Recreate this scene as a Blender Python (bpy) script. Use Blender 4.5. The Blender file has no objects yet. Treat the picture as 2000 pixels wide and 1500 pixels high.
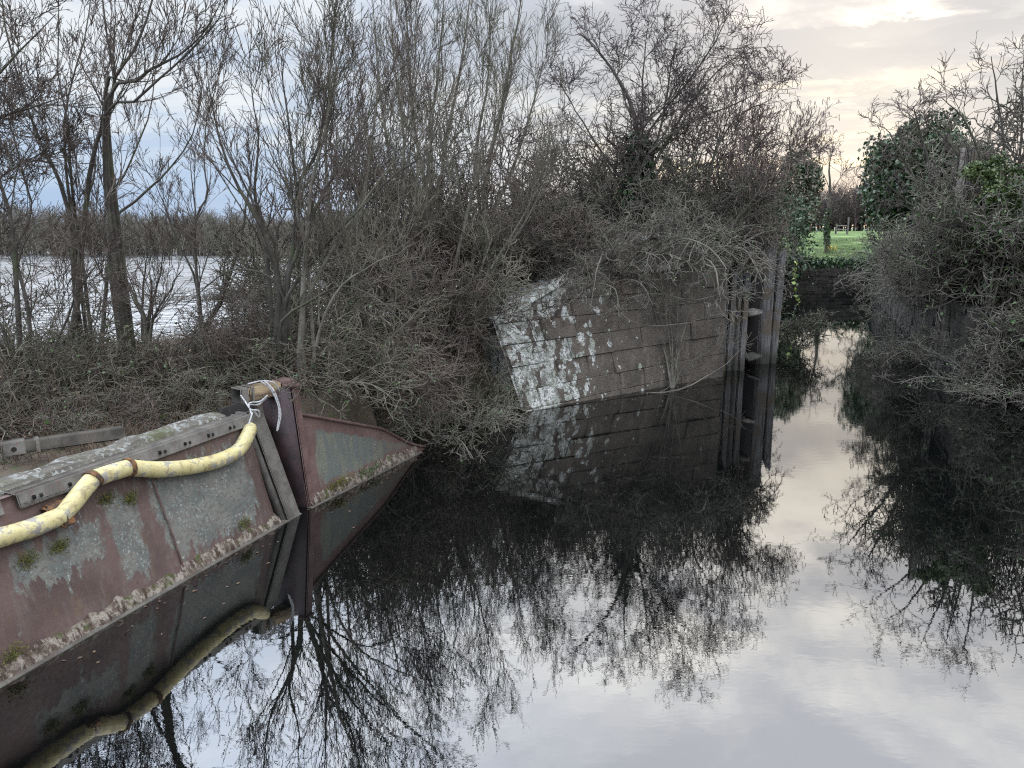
import bpy, math, random
import numpy as np
from mathutils import Vector, Matrix
R_ = math.radians
sc = bpy.context.scene
COL = sc.collection

# ------------------------------------------------------------------ camera
CAM_H = 3.2
PITCH = 11.93
F = 26.0 / 36.0 * 2000.0
cam_d = bpy.data.cameras.new('camera')
cam = bpy.data.objects.new('camera', cam_d)
COL.objects.link(cam)
cam.location = (0, 0, CAM_H)
cam.rotation_euler = (R_(90 - PITCH), 0, 0)
cam_d.lens = 26.0
cam_d.sensor_width = 36.0
cam_d.clip_start = 0.05
cam_d.clip_end = 6000
sc.camera = cam
sc.view_settings.view_transform = 'Standard'
sc.view_settings.look = 'None'
sc.view_settings.exposure = 0.3
sc.view_settings.gamma = 1.0
sc.cycles.use_denoising = False
sc.cycles.filter_width = 1.2
sc.cycles.max_bounces = 5
sc.cycles.diffuse_bounces = 2
sc.cycles.glossy_bounces = 3
sc.cycles.sample_clamp_indirect = 4

# ------------------------------------------------------------------ node helpers
class NT:
    def __init__(s, tree):
        s.t = tree; s.n = tree.nodes; s.l = tree.links
    def _in(s, sock, v):
        if v is None: return
        if isinstance(v, bpy.types.NodeSocket): s.l.new(v, sock)
        else:
            if hasattr(sock.default_value, '__len__') and not hasattr(v, '__len__'):
                sock.default_value = [v] * len(sock.default_value)
            elif hasattr(v, '__len__') and len(sock.default_value) == 4 and len(v) == 3:
                sock.default_value = (*v, 1)
            else: sock.default_value = v
    def math(s, op, a, b=None, c=None, clamp=False):
        n = s.n.new('ShaderNodeMath'); n.operation = op; n.use_clamp = clamp
        for i, v in enumerate((a, b, c)): s._in(n.inputs[i], v)
        return n.outputs[0]
    def vmath(s, op, a, b=None, scale=None):
        n = s.n.new('ShaderNodeVectorMath'); n.operation = op
        s._in(n.inputs[0], a)
        if b is not None: s._in(n.inputs[1], b)
        if scale is not None: s._in(n.inputs['Scale'], scale)
        return n.outputs['Value'] if op in ('DOT_PRODUCT', 'LENGTH', 'DISTANCE') else n.outputs['Vector']
    def sep(s, v):
        n = s.n.new('ShaderNodeSeparateXYZ'); s._in(n.inputs[0], v); return n.outputs
    def comb(s, x, y, z):
        n = s.n.new('ShaderNodeCombineXYZ')
        for i, v in enumerate((x, y, z)): s._in(n.inputs[i], v)
        return n.outputs[0]
    def noise(s, vec, scale, detail=4, rough=0.55, dist=0.0, out=0):
        n = s.n.new('ShaderNodeTexNoise'); s._in(n.inputs['Vector'], vec)
        s._in(n.inputs['Scale'], scale); s._in(n.inputs['Detail'], detail)
        s._in(n.inputs['Roughness'], rough); s._in(n.inputs['Distortion'], dist)
        return n.outputs[out]
    def vor(s, vec, scale, feature='F1', rnd=1.0, out=0):
        n = s.n.new('ShaderNodeTexVoronoi'); n.feature = feature; s._in(n.inputs['Vector'], vec)
        s._in(n.inputs['Scale'], scale); s._in(n.inputs['Randomness'], rnd)
        return n.outputs[out]
    def mix(s, f, a, b, blend='MIX'):
        n = s.n.new('ShaderNodeMix'); n.data_type = 'RGBA'; n.blend_type = blend
        s._in(n.inputs['Factor'], f); s._in(n.inputs['A'], a) if False else None
        s._in(n.inputs[6], a); s._in(n.inputs[7], b)
        return n.outputs[2]
    def step(s, v, a, b):
        n = s.n.new('ShaderNodeMapRange'); n.interpolation_type = 'SMOOTHSTEP'
        s._in(n.inputs[0], v); s._in(n.inputs[1], a); s._in(n.inputs[2], b)
        n.inputs[3].default_value = 0; n.inputs[4].default_value = 1
        return n.outputs[0]
    def lin(s, v, a, b, c, d):
        n = s.n.new('ShaderNodeMapRange'); n.clamp = True
        for i, q in enumerate((v, a, b, c, d)): s._in(n.inputs[i], q)
        return n.outputs[0]
    def ramp(s, v, stops):
        n = s.n.new('ShaderNodeValToRGB'); s._in(n.inputs[0], v)
        e = n.color_ramp.elements
        while len(e) < len(stops): e.new(0.5)
        for q, (p, c) in zip(e, stops): q.position = p; q.color = (*c, 1)
        return n.outputs[0]
    def coord(s, which='Object'):
        return s.n.new('ShaderNodeTexCoord').outputs[which]
    def pos(s):
        return s.n.new('ShaderNodeNewGeometry').outputs['Position']
    def bump(s, h, strength=0.5, dist=0.02):
        n = s.n.new('ShaderNodeBump'); s._in(n.inputs['Height'], h)
        n.inputs['Strength'].default_value = strength; n.inputs['Distance'].default_value = dist
        return n.outputs[0]

def material(name):
    m = bpy.data.materials.new(name); m.use_nodes = True
    nt = NT(m.node_tree)
    b = m.node_tree.nodes['Principled BSDF']
    def put(color=None, rough=None, normal=None, **kw):
        if color is not None: nt._in(b.inputs['Base Color'], color)
        if rough is not None: nt._in(b.inputs['Roughness'], rough)
        if normal is not None: nt._in(b.inputs['Normal'], normal)
        for k, v in kw.items(): nt._in(b.inputs[k.replace('_', ' ')], v)
    return m, nt, put

# ------------------------------------------------------------------ world: cloudy evening sky
SUN_AZ, SUN_EL = 23.0, 17.0     # degrees right of straight ahead (+Y), above the horizon
sd = (math.sin(R_(SUN_AZ)) * math.cos(R_(SUN_EL)), math.cos(R_(SUN_AZ)) * math.cos(R_(SUN_EL)), math.sin(R_(SUN_EL)))
W = bpy.data.worlds.new('World'); sc.world = W; W.use_nodes = True
w = NT(W.node_tree); w.n.clear()
dirv = w.vmath('NORMALIZE', w.coord('Generated'))
dx, dy, dz = w.sep(dirv)[:3]
zc = w.math('MAXIMUM', dz, 0.0)
inv = w.math('DIVIDE', 1.0, w.math('ADD', zc, 0.13))
cp = w.comb(w.math('MULTIPLY', dx, inv), w.math('MULTIPLY', w.math('MULTIPLY', dy, inv), 1.25), w.math('MULTIPLY', zc, 2.0))
n1 = w.noise(w.vmath('ADD', cp, (3.1, 7.7, 0.4)), 0.95, 7, 0.55, 0.5)
n2 = w.noise(w.vmath('ADD', cp, (11.3, 2.9, 1.7)), 2.6, 6, 0.6, 0.3)
cl = w.math('ADD', w.math('MULTIPLY', n1, 0.62), w.math('MULTIPLY', n2, 0.38))
az = w.math('ARCTAN2', dx, dy)               # 0 ahead, + to the right
bank = w.math('MULTIPLY', w.step(az, 0.08, 0.32), w.math('SUBTRACT', 1.0, w.step(zc, 0.20, 0.30)))
cl = w.math('SUBTRACT', cl, w.math('MULTIPLY', bank, 0.055))
clf = w.step(cl, 0.42, 0.62)
sdot = w.math('MAXIMUM', w.vmath('DOT_PRODUCT', dirv, sd), 0.0)
g_wide = w.math('POWER', sdot, 10.0)
g_near = w.math('POWER', sdot, 90.0)
# body of the cloud deck: grey violet, brighter and whiter where the deck is thin
dark = w.mix(w.step(az, -0.5, 0.25), (0.50, 0.59, 0.73), (0.40, 0.42, 0.465))
thin = w.mix(g_wide, (0.74, 0.77, 0.80), (0.86, 0.83, 0.76))
deck = w.mix(clf, dark, thin)
# bright rim near the hidden sun
lit = w.math('MULTIPLY', g_near, w.step(cl, 0.43, 0.58))
deck = w.mix(w.math('MULTIPLY', lit, 0.9), deck, (1.1, 1.04, 0.92))
# low horizon band: blue on the left, pinkish on the right
band = w.math('SUBTRACT', 1.0, w.step(zc, 0.02, 0.15))
hcol = w.mix(w.step(az, -0.35, 0.30), (0.31, 0.46, 0.70), (0.62, 0.56, 0.60))
deck = w.mix(w.math('MULTIPLY', band, w.lin(az, -0.3, 0.2, 0.85, 0.55)), deck, hcol)
# warm streaks low on the right
stre = w.noise(w.comb(w.math('MULTIPLY', az, 3.0), 0.0, w.math('MULTIPLY', zc, 34.0)), 1.0, 4, 0.5)
stf = w.math('MULTIPLY', w.step(stre, 0.52, 0.64), w.math('MULTIPLY', w.math('SUBTRACT', 1.0, w.step(zc, 0.14, 0.22)), w.step(az, -0.05, 0.2)))
deck = w.mix(w.math('MULTIPLY', stf, 0.8), deck, (0.95, 0.82, 0.62))
bn = w.noise(w.comb(w.math('MULTIPLY', az, 2.2), 3.7, w.math('ADD', w.math('MULTIPLY', zc, 19.0), w.math('MULTIPLY', n2, 2.2))), 1.0, 5, 0.55)
bnf = w.math('MULTIPLY', w.math('MULTIPLY', w.step(bn, 0.46, 0.57), w.step(az, -0.15, 0.15)), w.math('SUBTRACT', 1.0, w.step(zc, 0.22, 0.32)))
deck = w.mix(w.math('MULTIPLY', bnf, 0.85), deck, (0.335, 0.365, 0.42))
# overcast luminance distribution: the deck is brighter overhead than at the horizon
gain = w.math('ADD', 1.0, w.math('MULTIPLY', w.step(zc, 0.23, 0.62), 4.2))
deck = w.vmath('SCALE', deck, scale=gain)
sky = w.n.new('ShaderNodeTexSky'); sky.sky_type = 'NISHITA'; sky.sun_disc = False
sky.sun_elevation = R_(SUN_EL); sky.sun_rotation = R_(SUN_AZ)
bg1 = w.n.new('ShaderNodeBackground'); w.l.new(sky.outputs[0], bg1.inputs[0]); bg1.inputs[1].default_value = 0.09
bg2 = w.n.new('ShaderNodeBackground'); w._in(bg2.inputs[0], deck); bg2.inputs[1].default_value = 1.0
mx = w.n.new('ShaderNodeMixShader'); mx.inputs[0].default_value = 0.88
w.l.new(bg1.outputs[0], mx.inputs[1]); w.l.new(bg2.outputs[0], mx.inputs[2])
wo = w.n.new('ShaderNodeOutputWorld'); w.l.new(mx.outputs[0], wo.inputs[0])

sl = bpy.data.lights.new('sun', 'SUN'); sl.energy = 0.6; sl.angle = R_(140); sl.color = (1.0, 0.88, 0.72)
so = bpy.data.objects.new('sun', sl); COL.objects.link(so)
so.rotation_euler = Vector(sd).to_track_quat('Z', 'Y').to_euler()

# ------------------------------------------------------------------ object helpers
def link_mesh(name, me, mat, parent=None):
    o = bpy.data.objects.new(name, me); COL.objects.link(o)
    if mat is not None and not me.materials: me.materials.append(mat)
    if parent is not None: o.parent = parent
    return o
def tag(o, label=None, cat=None, group=None, kind=None):
    if label: o['label'] = label
    if cat: o['category'] = cat
    if group: o['group'] = group
    if kind: o['kind'] = kind
    return o
def thing(name, label, cat, loc=(0, 0, 0), group=None):
    o = bpy.data.objects.new(name, None); COL.objects.link(o); o.location = loc
    o.empty_display_size = 0.2
    return tag(o, label, cat, group)
def arr_mesh(name, parts, smooth=True):
    """parts: list of (V (n,3), F (m,k)) arrays of quads or triangles"""
    vs, counts, loops, off = [], [], [], 0
    for V, Fa in parts:
        if len(V) == 0: continue
        vs.append(V.reshape(-1, 3)); loops.append((Fa + off).reshape(-1))
        counts.append(np.full(len(Fa), Fa.shape[1], np.int32)); off += len(V)
    V = np.concatenate(vs).astype(np.float32); L = np.concatenate(loops).astype(np.int32); Cn = np.concatenate(counts)
    me = bpy.data.meshes.new(name)
    me.vertices.add(len(V)); me.vertices.foreach_set('co', V.ravel())
    me.loops.add(len(L)); me.loops.foreach_set('vertex_index', L)
    me.polygons.add(len(Cn))
    st = np.zeros(len(Cn), np.int32); st[1:] = np.cumsum(Cn)[:-1]
    me.polygons.foreach_set('loop_start', st)
    if smooth: me.polygons.foreach_set('use_smooth', np.ones(len(Cn), bool))
    me.update(calc_edges=True)
    return me
def box_part(x0, x1, y0, y1, z0, z1, M=None, bev=0.0):
    b = min(bev, (x1 - x0) / 3, (y1 - y0) / 3, (z1 - z0) / 3)
    if b <= 0:
        V = np.array([(x, y, z) for x in (x0, x1) for y in (y0, y1) for z in (z0, z1)], float)
        Fa = np.array([(0, 1, 3, 2), (4, 6, 7, 5), (0, 4, 5, 1), (2, 3, 7, 6), (0, 2, 6, 4), (1, 5, 7, 3)])
        out = [(V, Fa)]
    else:
        # chamfered box: three nested shells of 8 corner triples
        V = []; idx = {}
        for sx in (0, 1):
            for sy in (0, 1):
                for sz in (0, 1):
                    X, Y, Z = (x1 if sx else x0), (y1 if sy else y0), (z1 if sz else z0)
                    ix, iy, iz = X - b * (1 if sx else -1), Y - b * (1 if sy else -1), Z - b * (1 if sz else -1)
                    for a, p in enumerate(((X, iy, iz), (ix, Y, iz), (ix, iy, Z))):
                        idx[(sx, sy, sz, a)] = len(V); V.append(p)
        V = np.array(V, float); q = []; t = []
        c = [(0, 0), (1, 0), (1, 1), (0, 1)]
        for s in (0, 1):
            o = 1 if s else -1
            q.append([idx[(s, i, j, 0)] for i, j in c][::o]); q.append([idx[(j, s, i, 1)] for i, j in c][::o]); q.append([idx[(i, j, s, 2)] for i, j in c][::o])
        for i, j in c:
            ni, nj = c[(c.index((i, j)) + 1) % 4]
        for (a, b2) in ((0, 1), (0, 2), (1, 2)):
            e = 3 - a - b2
            for sa in (0, 1):
                for sb in (0, 1):
                    k0 = [0, 0, 0]; k0[a] = sa; k0[b2] = sb; k1 = list(k0); k1[e] = 1
                    q.append([idx[(*k0, a)], idx[(*k1, a)], idx[(*k1, b2)], idx[(*k0, b2)]])
        for sx in (0, 1):
            for sy in (0, 1):
                for sz in (0, 1): t.append([idx[(sx, sy, sz, a)] for a in range(3)])
        out = [(V, np.array(q)), (V.copy(), np.array(t))]
    if M is not None:
        M = np.array(M); out = [(v @ M[:3, :3].T + M[:3, 3], f) for v, f in out]
    return out
def tubes(P, Rr, n=3, cap=False):
    P = np.asarray(P, float); Rr = np.asarray(Rr, float)
    B, K = P.shape[:2]
    T = np.gradient(P, axis=1); T /= np.linalg.norm(T, axis=2, keepdims=True) + 1e-9
    mean = P[:, -1] - P[:, 0]
    ref = np.where(np.abs(mean[:, 2:3]) > 0.85 * np.linalg.norm(mean, axis=1, keepdims=True), np.array([[1., 0.13, 0.0]]), np.array([[0.05, 0.09, 1.0]]))
    N = np.cross(T, ref[:, None, :]); N /= np.linalg.norm(N, axis=2, keepdims=True) + 1e-9
    Bn = np.cross(T, N)
    a = np.arange(n) * 2 * np.pi / n
    V = P[:, :, None, :] + Rr[:, :, None, None] * (np.cos(a)[None, None, :, None] * N[:, :, None, :] + np.sin(a)[None, None, :, None] * Bn[:, :, None, :])
    b = np.arange(B)[:, None, None]; k = np.arange(K - 1)[None, :, None]; j = np.arange(n)[None, None, :]
    i0 = (b * K + k) * n; j2 = (j + 1) % n
    Fa = np.stack(np.broadcast_arrays(i0 + j, i0 + j2, i0 + n + j2, i0 + n + j), -1).reshape(-1, 4)
    parts = [(V.reshape(-1, 3), Fa)]
    if cap and n == 4: pass
    if cap:
        cv = np.concatenate([V[:, 0], V[:, -1]], 0).reshape(-1, 3)
        parts.append((cv, np.arange(2 * B * n).reshape(2 * B, n)))
    return parts
def smooth_path(pts, n):
    """Catmull-Rom resample of a list of points to n points"""
    p = np.array(pts, float)
    if len(p) == 2: return p[0] + (p[1] - p[0]) * np.linspace(0, 1, n)[:, None]
    q = np.vstack([2 * p[0] - p[1], p, 2 * p[-1] - p[-2]])
    t = np.linspace(0, len(p) - 1 - 1e-6, n); i = t.astype(int); f = (t - i)[:, None]
    a, b, c, d = q[i], q[i + 1], q[i + 2], q[i + 3]
    return 0.5 * (2 * b + (c - a) * f + (2 * a - 5 * b + 4 * c - d) * f ** 2 + (3 * b - a - 3 * c + d) * f ** 3)

# where things stand: a ray through a place seen in the photograph, met with a plane of the site
cP, sP = math.cos(R_(PITCH)), math.sin(R_(PITCH))
FW = np.array([0, cP, -sP]); UP = np.array([0, sP, cP]); EYE = np.array([0, 0, CAM_H])
def ray(px, py): return FW + (px - 1000) / F * np.array([1., 0, 0]) + (750 - py) / F * UP
def atz(px, py, z=0.0):
    r = ray(px, py); return EYE + r * ((z - CAM_H) / r[2])
def aty(px, py, Y):
    r = ray(px, py); return EYE + r * (Y / r[1])
def atplane(px, py, p0, n):
    r = ray(px, py); return EYE + r * (np.dot(p0 - EYE, n) / np.dot(r, n))

# ------------------------------------------------------------------ materials
def mat_bark(name, c1, c2, c3=None, scale=6.0):
    m, t, put = material(name)
    co = t.coord('Object')
    n = t.noise(co, scale, 4, 0.6)
    col = t.mix(t.step(n, 0.35, 0.65), c1, c2)
    if c3:
        n2 = t.noise(t.vmath('ADD', co, (5, 5, 5)), scale * 0.35, 3)
        col = t.mix(t.math('MULTIPLY', t.step(n2, 0.5, 0.68), 0.7), col, c3)
    put(col, 0.9, t.bump(t.noise(t.vmath('MULTIPLY', co, (1, 1, 0.25)), scale * 8, 3), 0.4, 0.01))
    return m
M = {}
M['bark_dark'] = mat_bark('bark_dark', (0.042, 0.038, 0.032), (0.085, 0.077, 0.065), (0.075, 0.085, 0.045))
M['bark_grey'] = mat_bark('bark_grey', (0.085, 0.078, 0.065), (0.165, 0.152, 0.125), (0.115, 0.122, 0.075))
M['twig_brown'] = mat_bark('twig_brown', (0.062, 0.048, 0.040), (0.115, 0.09, 0.075), None, 2.0)
M['twig_purple'] = mat_bark('twig_purple', (0.055, 0.043, 0.042), (0.10, 0.076, 0.073), None, 2.0)
M['twig_olive'] = mat_bark('twig_olive', (0.07, 0.065, 0.047), (0.14, 0.128, 0.095), (0.10, 0.075, 0.058), 2.0)
M['twig_grey'] = mat_bark('twig_grey', (0.085, 0.078, 0.066), (0.175, 0.16, 0.135), (0.10, 0.105, 0.07), 2.0)
M['twig_dark'] = mat_bark('twig_dark', (0.08, 0.075, 0.06), (0.165, 0.152, 0.125), (0.09, 0.095, 0.058), 2.0)
M['catkin'] = mat_bark('catkin', (0.15, 0.105, 0.10), (0.21, 0.15, 0.14), None, 3.0)
M['bracken'] = mat_bark('bracken', (0.075, 0.052, 0.037), (0.155, 0.108, 0.074), (0.12, 0.068, 0.045), 1.5)
def mat_leaf(name, c1, c2, c3, rough=0.45):
    m, t, put = material(name)
    co = t.coord('Object')
    n = t.noise(co, 3.0, 4, 0.6); n2 = t.noise(t.vmath('ADD', co, (9, 1, 4)), 22.0, 2)
    col = t.mix(t.step(n, 0.38, 0.62), c1, c2)
    col = t.mix(t.step(n2, 0.56, 0.72), col, c3)
    put(col, rough)
    return m
M['ivy'] = mat_leaf('ivy_leaf', (0.022, 0.048, 0.022), (0.04, 0.075, 0.03), (0.075, 0.125, 0.055), 0.35)
M['ivy_old'] = mat_leaf('ivy_old_leaf', (0.10, 0.105, 0.07), (0.16, 0.15, 0.10), (0.09, 0.13, 0.06), 0.6)
M['privet'] = mat_leaf('privet_leaf', (0.045, 0.075, 0.024), (0.08, 0.115, 0.034), (0.16, 0.175, 0.055))
M['bramble_leaf'] = mat_leaf('bramble_leaf', (0.04, 0.075, 0.03), (0.07, 0.12, 0.04), (0.14, 0.20, 0.06))
M['bright_leaf'] = mat_leaf('bright_leaf', (0.20, 0.29, 0.06), (0.28, 0.36, 0.08), (0.34, 0.38, 0.10))
M['grass'] = mat_leaf('grass_blade', (0.06, 0.10, 0.025), (0.085, 0.13, 0.032), (0.15, 0.15, 0.06))
M['yellow_flower'] = mat_leaf('yellow_flower', (0.7, 0.45, 0.02), (0.75, 0.5, 0.03), (0.6, 0.4, 0.03))

# ground
m, t, put = material('bank_soil'); p = t.pos()
n = t.noise(p, 1.4, 6, 0.6); n2 = t.noise(p, 9, 5, 0.6)
col = t.mix(t.step(n, 0.35, 0.65), (0.060, 0.048, 0.035), (0.115, 0.088, 0.062))
col = t.mix(t.step(n2, 0.5, 0.7), col, (0.055, 0.07, 0.028))
x, y, z = t.sep(p)[:3]
gr = t.step(y, 36.3, 37.5)
n3 = t.noise(p, 2.2, 5, 0.6)
gcol = t.mix(t.step(n3, 0.35, 0.65), (0.055, 0.10, 0.022), (0.085, 0.14, 0.032))
gcol = t.mix(t.step(t.noise(p, 0.35, 3), 0.5, 0.7), gcol, (0.17, 0.26, 0.08))
gcol = t.mix(t.step(y, 105.0, 140.0), gcol, (0.11, 0.15, 0.07))
gr = t.math('MULTIPLY', gr, t.step(t.math('SUBTRACT', x, t.math('MULTIPLY', y, 0.34)), 0.0, 1.0))
col = t.mix(gr, col, gcol)
put(col, 0.95, t.bump(n2, 0.8, 0.05)); M['ground'] = m

# water
def mat_water(name, s1, s2, b1, b2, rough, ior):
    m, t, put = material(name); p = t.pos()
    ps = t.vmath('MULTIPLY', p, (1.0, 1.0, 0.0))
    nA = t.noise(ps, s1, 3, 0.5, 0.4); nB = t.noise(t.vmath('MULTIPLY', ps, (0.8, 1.7, 0)), s2, 3, 0.5, 0.2)
    calm = t.step(t.noise(ps, 0.22, 2), 0.38, 0.62)
    h = t.math('ADD', t.math('MULTIPLY', nA, b1), t.math('MULTIPLY', t.math('MULTIPLY', nB, b2), t.math('ADD', 0.35, t.math('MULTIPLY', calm, 0.9))))
    put((0.0018, 0.0022, 0.0022), rough, t.bump(h, 1.0, 1.0), IOR=ior)
    return m
M['water'] = mat_water('canal_water', 2.2, 9.0, 0.00042, 0.00028, 0.0, 2.3)
M['lake'] = mat_water('lake_water', 1.4, 6.0, 0.15, 0.045, 0.18, 7.0)

# ------------------------------------------------------------------ site plan
B1 = atz(577, 1003); B0 = atz(0, 1332); E1 = atz(600, 992); E2 = atz(812, 886)
uF = (B1 - B0); uF /= np.linalg.norm(uF)
u2 = (E2 - E1); u2 /= np.linalg.norm(u2)
Bn_ = B0 - uF * 4.5
SW0 = atz(1022, 804); SW1 = atz(1410, 734)
PA = atz(1445, 727)                         # first gate post, at the water
DAM0 = atz(1530, 572); DAM1 = atz(1692, 571)
lock_dir = np.array([DAM0[0] - 5.75, DAM0[1] - 17.0]); lock_dir /= np.linalg.norm(lock_dir)
RW0 = np.array([9.2, 14.9]); RW1 = DAM1[:2] + np.array([0.1, 0.0])
canal = np.array([Bn_[:2] + [-0.0, -30], Bn_[:2], B0[:2], B1[:2], E2[:2], [-0.75, 11.4], [-0.1, 12.7], SW0[:2], SW1[:2], PA[:2] + [0.75, 1.2],
                  DAM0[:2], DAM1[:2], RW0, [10.4, 13.2], [11.5, 10.0], [12.5, 4], [13, -10], [13, -40]])
lake = np.array([[-400, 6], [-60, 8], [-28, 12.5], [-13, 15.4], [-6.4, 19.5], [-3.8, 27], [-4.0, 45], [-6, 62], [-14, 84], [-60, 88], [-400, 92]])
def pdist(poly, X, Y):
    """signed distance to polygon: negative inside"""
    x0, y0 = poly[:, 0], poly[:, 1]; x1, y1 = np.roll(x0, -1), np.roll(y0, -1)
    best = np.full(X.shape, 1e9); inside = np.zeros(X.shape, bool)
    for a, b, c, d in zip(x0, y0, x1, y1):
        ex, ey = c - a, d - b
        tt = np.clip(((X - a) * ex + (Y - b) * ey) / (ex * ex + ey * ey + 1e-9), 0, 1)
        best = np.minimum(best, np.hypot(X - a - tt * ex, Y - b - tt * ey))
        cond = ((b > Y) != (d > Y)) & (X < (c - a) * (Y - b) / (d - b + 1e-12) + a)
        inside ^= cond
    return np.where(inside, -best, best)
def ss(v, a, b):
    q = np.clip((v - a) / (b - a), 0, 1); return q * q * (3 - 2 * q)
def vnoise(X, Y, s, seed=0):
    r = np.random.RandomState(seed).rand(256, 256)
    x, y = X / s + 1000.3, Y / s + 1000.7
    i, j = np.floor(x).astype(int), np.floor(y).astype(int); f, g = x - i, y - j
    f, g = f * f * (3 - 2 * f), g * g * (3 - 2 * g)
    q = lambda a, b: r[a % 256, b % 256]
    return (q(i, j) * (1 - f) + q(i + 1, j) * f) * (1 - g) + (q(i, j + 1) * (1 - f) + q(i + 1, j + 1) * f) * g
def ground_z(X, Y):
    X = np.asarray(X, float); Y = np.asarray(Y, float)
    dc, dl = pdist(canal, X, Y), pdist(lake, X, Y)
    left = 1.10 + 1.85 * ss(Y, 11.0, 16.5) * ss(X, -3.0, 2.2) - 0.25 * ss(Y, 10.5, 12.5) * (1 - ss(X, -2.5, 1.5))
    left = left - 0.85 * ss(Y, 19, 23)
    field = 1.58 + 1.25 * ss(Y, 38, 98)
    right = 1.75
    h = left
    wR = ss(X - 0.0, 7.6, 9.2) * (1 - ss(Y, 35.5, 37)) ; h = h * (1 - wR) + right * wR
    wF = ss(Y, 35.6, 37.3) * ss(X, -2, 8); h = h * (1 - wF) + field * wF
    h = h + (vnoise(X, Y, 1.1, 1) - 0.5) * 0.22 + (vnoise(X, Y, 0.37, 2) - 0.5) * 0.08 - 0.06
    # falls away to the lake on the left
    h = np.minimum(h, -1.0 + 1.15 * ss(dl, -2.0, 1.0) + np.clip(dl, 0, 30) * 0.22 + (vnoise(X, Y, 0.7, 3) - 0.5) * 0.1)
    # canal bed and edge; the bank without a wall slopes
    slope = ss(Y, 10.2, 11.0) * (1 - ss(Y, 12.4, 12.9)) * (X < 1.0)
    wid = 0.45 + 1.3 * slope + 1.3 * ss(X, 9.0, 10.0) * (Y < 14.5)
    wid = wid + 1.0 * (1 - ss(np.hypot(X - SW0[0], Y - SW0[1]), 1.0, 4.2)) * (1 - slope)
    k = ss(dc / wid, 0.12, 1.0)
    return -1.2 + (h + 1.2) * k
gx = np.concatenate([[-3500, -1500, -700, -350, -180, -110, -80, -62, -50, -42, -36], np.arange(-32, 28, 0.28), [29, 31, 34, 38, 44, 52, 64, 80, 110, 180, 350, 700, 1500, 3500]])
gy = np.concatenate([[-3500, -1200, -400, -120, -50, -20, -8, -3], np.arange(0, 40, 0.28), [41, 42.5, 46, 50, 55, 60, 66, 72, 78, 84, 88, 92, 97, 105, 120, 150, 200, 300, 500, 900, 1800, 3500]])
GX, GY = np.meshgrid(gx, gy, indexing='ij')
GZ = ground_z(GX, GY)
nx, ny = len(gx), len(gy)
ii, jj = np.meshgrid(np.arange(nx - 1), np.arange(ny - 1), indexing='ij'); q = ii * ny + jj
me = arr_mesh('ground', [(np.stack([GX, GY, GZ], -1).reshape(-1, 3), np.stack([q, q + ny, q + ny + 1, q + 1], -1).reshape(-1, 4))])
tag(link_mesh('ground', me, M['ground']), kind='structure')
def gz(x, y): return float(ground_z(np.array([x]), np.array([y]))[0])
def spot(px, Y):
    """ground point seen at column px, Y metres ahead"""
    z = 1.2
    for _ in range(4):
        d = Y * cP + (CAM_H - z) * sP
        x = (px - 1000) / F * d; z = gz(x, Y)
    return (x, Y, z)
def flat(name, poly, z, mat):
    V = np.array([(a, b, z) for a, b in poly], float)
    me = bpy.data.meshes.new(name); me.from_pydata([tuple(v) for v in V], [], [list(range(len(V)))]); me.update()
    return link_mesh(name, me, mat)
tag(flat('canal_water', [(-7, -40), (14, -40), (14, 16), (22, 38), (12, 38), (2.5, 17.5), (-3, 14.5), (-7, 9)], 0.0, M['water']), kind='structure')
tag(flat('lake_water', [(-500, 5), (-60, 5), (-16, 11.6), (-9.5, 14.6), (-2.5, 21), (0, 45), (0, 100), (-500, 110)], -0.02, M['lake']), kind='structure')

# ------------------------------------------------------------------ rusted steel side wall
m, t, put = material('rusted_plate'); co = t.coord('Object'); x, y, z = t.sep(co)[:3]
n1 = t.noise(co, 1.7, 6, 0.62); n2 = t.noise(t.vmath('MULTIPLY', co, (7, 7, 2.2)), 1.6, 6, 0.65); n3 = t.noise(co, 26, 5, 0.65)
base = t.mix(t.step(n1, 0.35, 0.66), (0.072, 0.045, 0.040), (0.122, 0.079, 0.071))
base = t.mix(t.math('MULTIPLY', t.step(n2, 0.52, 0.72), 0.55), base, (0.14, 0.10, 0.055))
base = t.mix(t.math('MULTIPLY', t.step(n3, 0.55, 0.7), 0.5), base, (0.07, 0.045, 0.042))
base = t.mix(t.math('MULTIPLY', t.step(t.noise(t.vmath('MULTIPLY', co, (9, 9, 0.7)), 1.5, 5, 0.65), 0.52, 0.7), 0.45), base, (0.15, 0.13, 0.115))
# grey bare and lichened areas with streaky lower edges
n4 = t.noise(t.vmath('MULTIPLY', co, (16, 16, 3.5)), 1.3, 6, 0.75)
wob = t.math('ADD', t.math('MULTIPLY', t.math('SUBTRACT', n2, 0.5), 0.75), t.math('MULTIPLY', t.math('SUBTRACT', n4, 0.5), 0.55))
def patch(x0, x1, z0, z1):
    a = t.math('MULTIPLY', t.step(t.math('ADD', x, t.math('MULTIPLY', wob, 0.35)), x0 - 0.03, x0 + 0.03), t.math('SUBTRACT', 1.0, t.step(t.math('ADD', x, t.math('MULTIPLY', wob, 0.35)), x1 - 0.03, x1 + 0.03)))
    zz = t.math('ADD', z, t.math('MULTIPLY', wob, 0.8))
    b = t.math('MULTIPLY', t.step(zz, z0 - 0.02, z0 + 0.02), t.math('SUBTRACT', 1.0, t.step(zz, z1 - 0.03, z1 + 0.03)))
    return t.math('MULTIPLY', a, b)
pm = patch(-1.75, -0.52, 0.17, 0.98)
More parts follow.
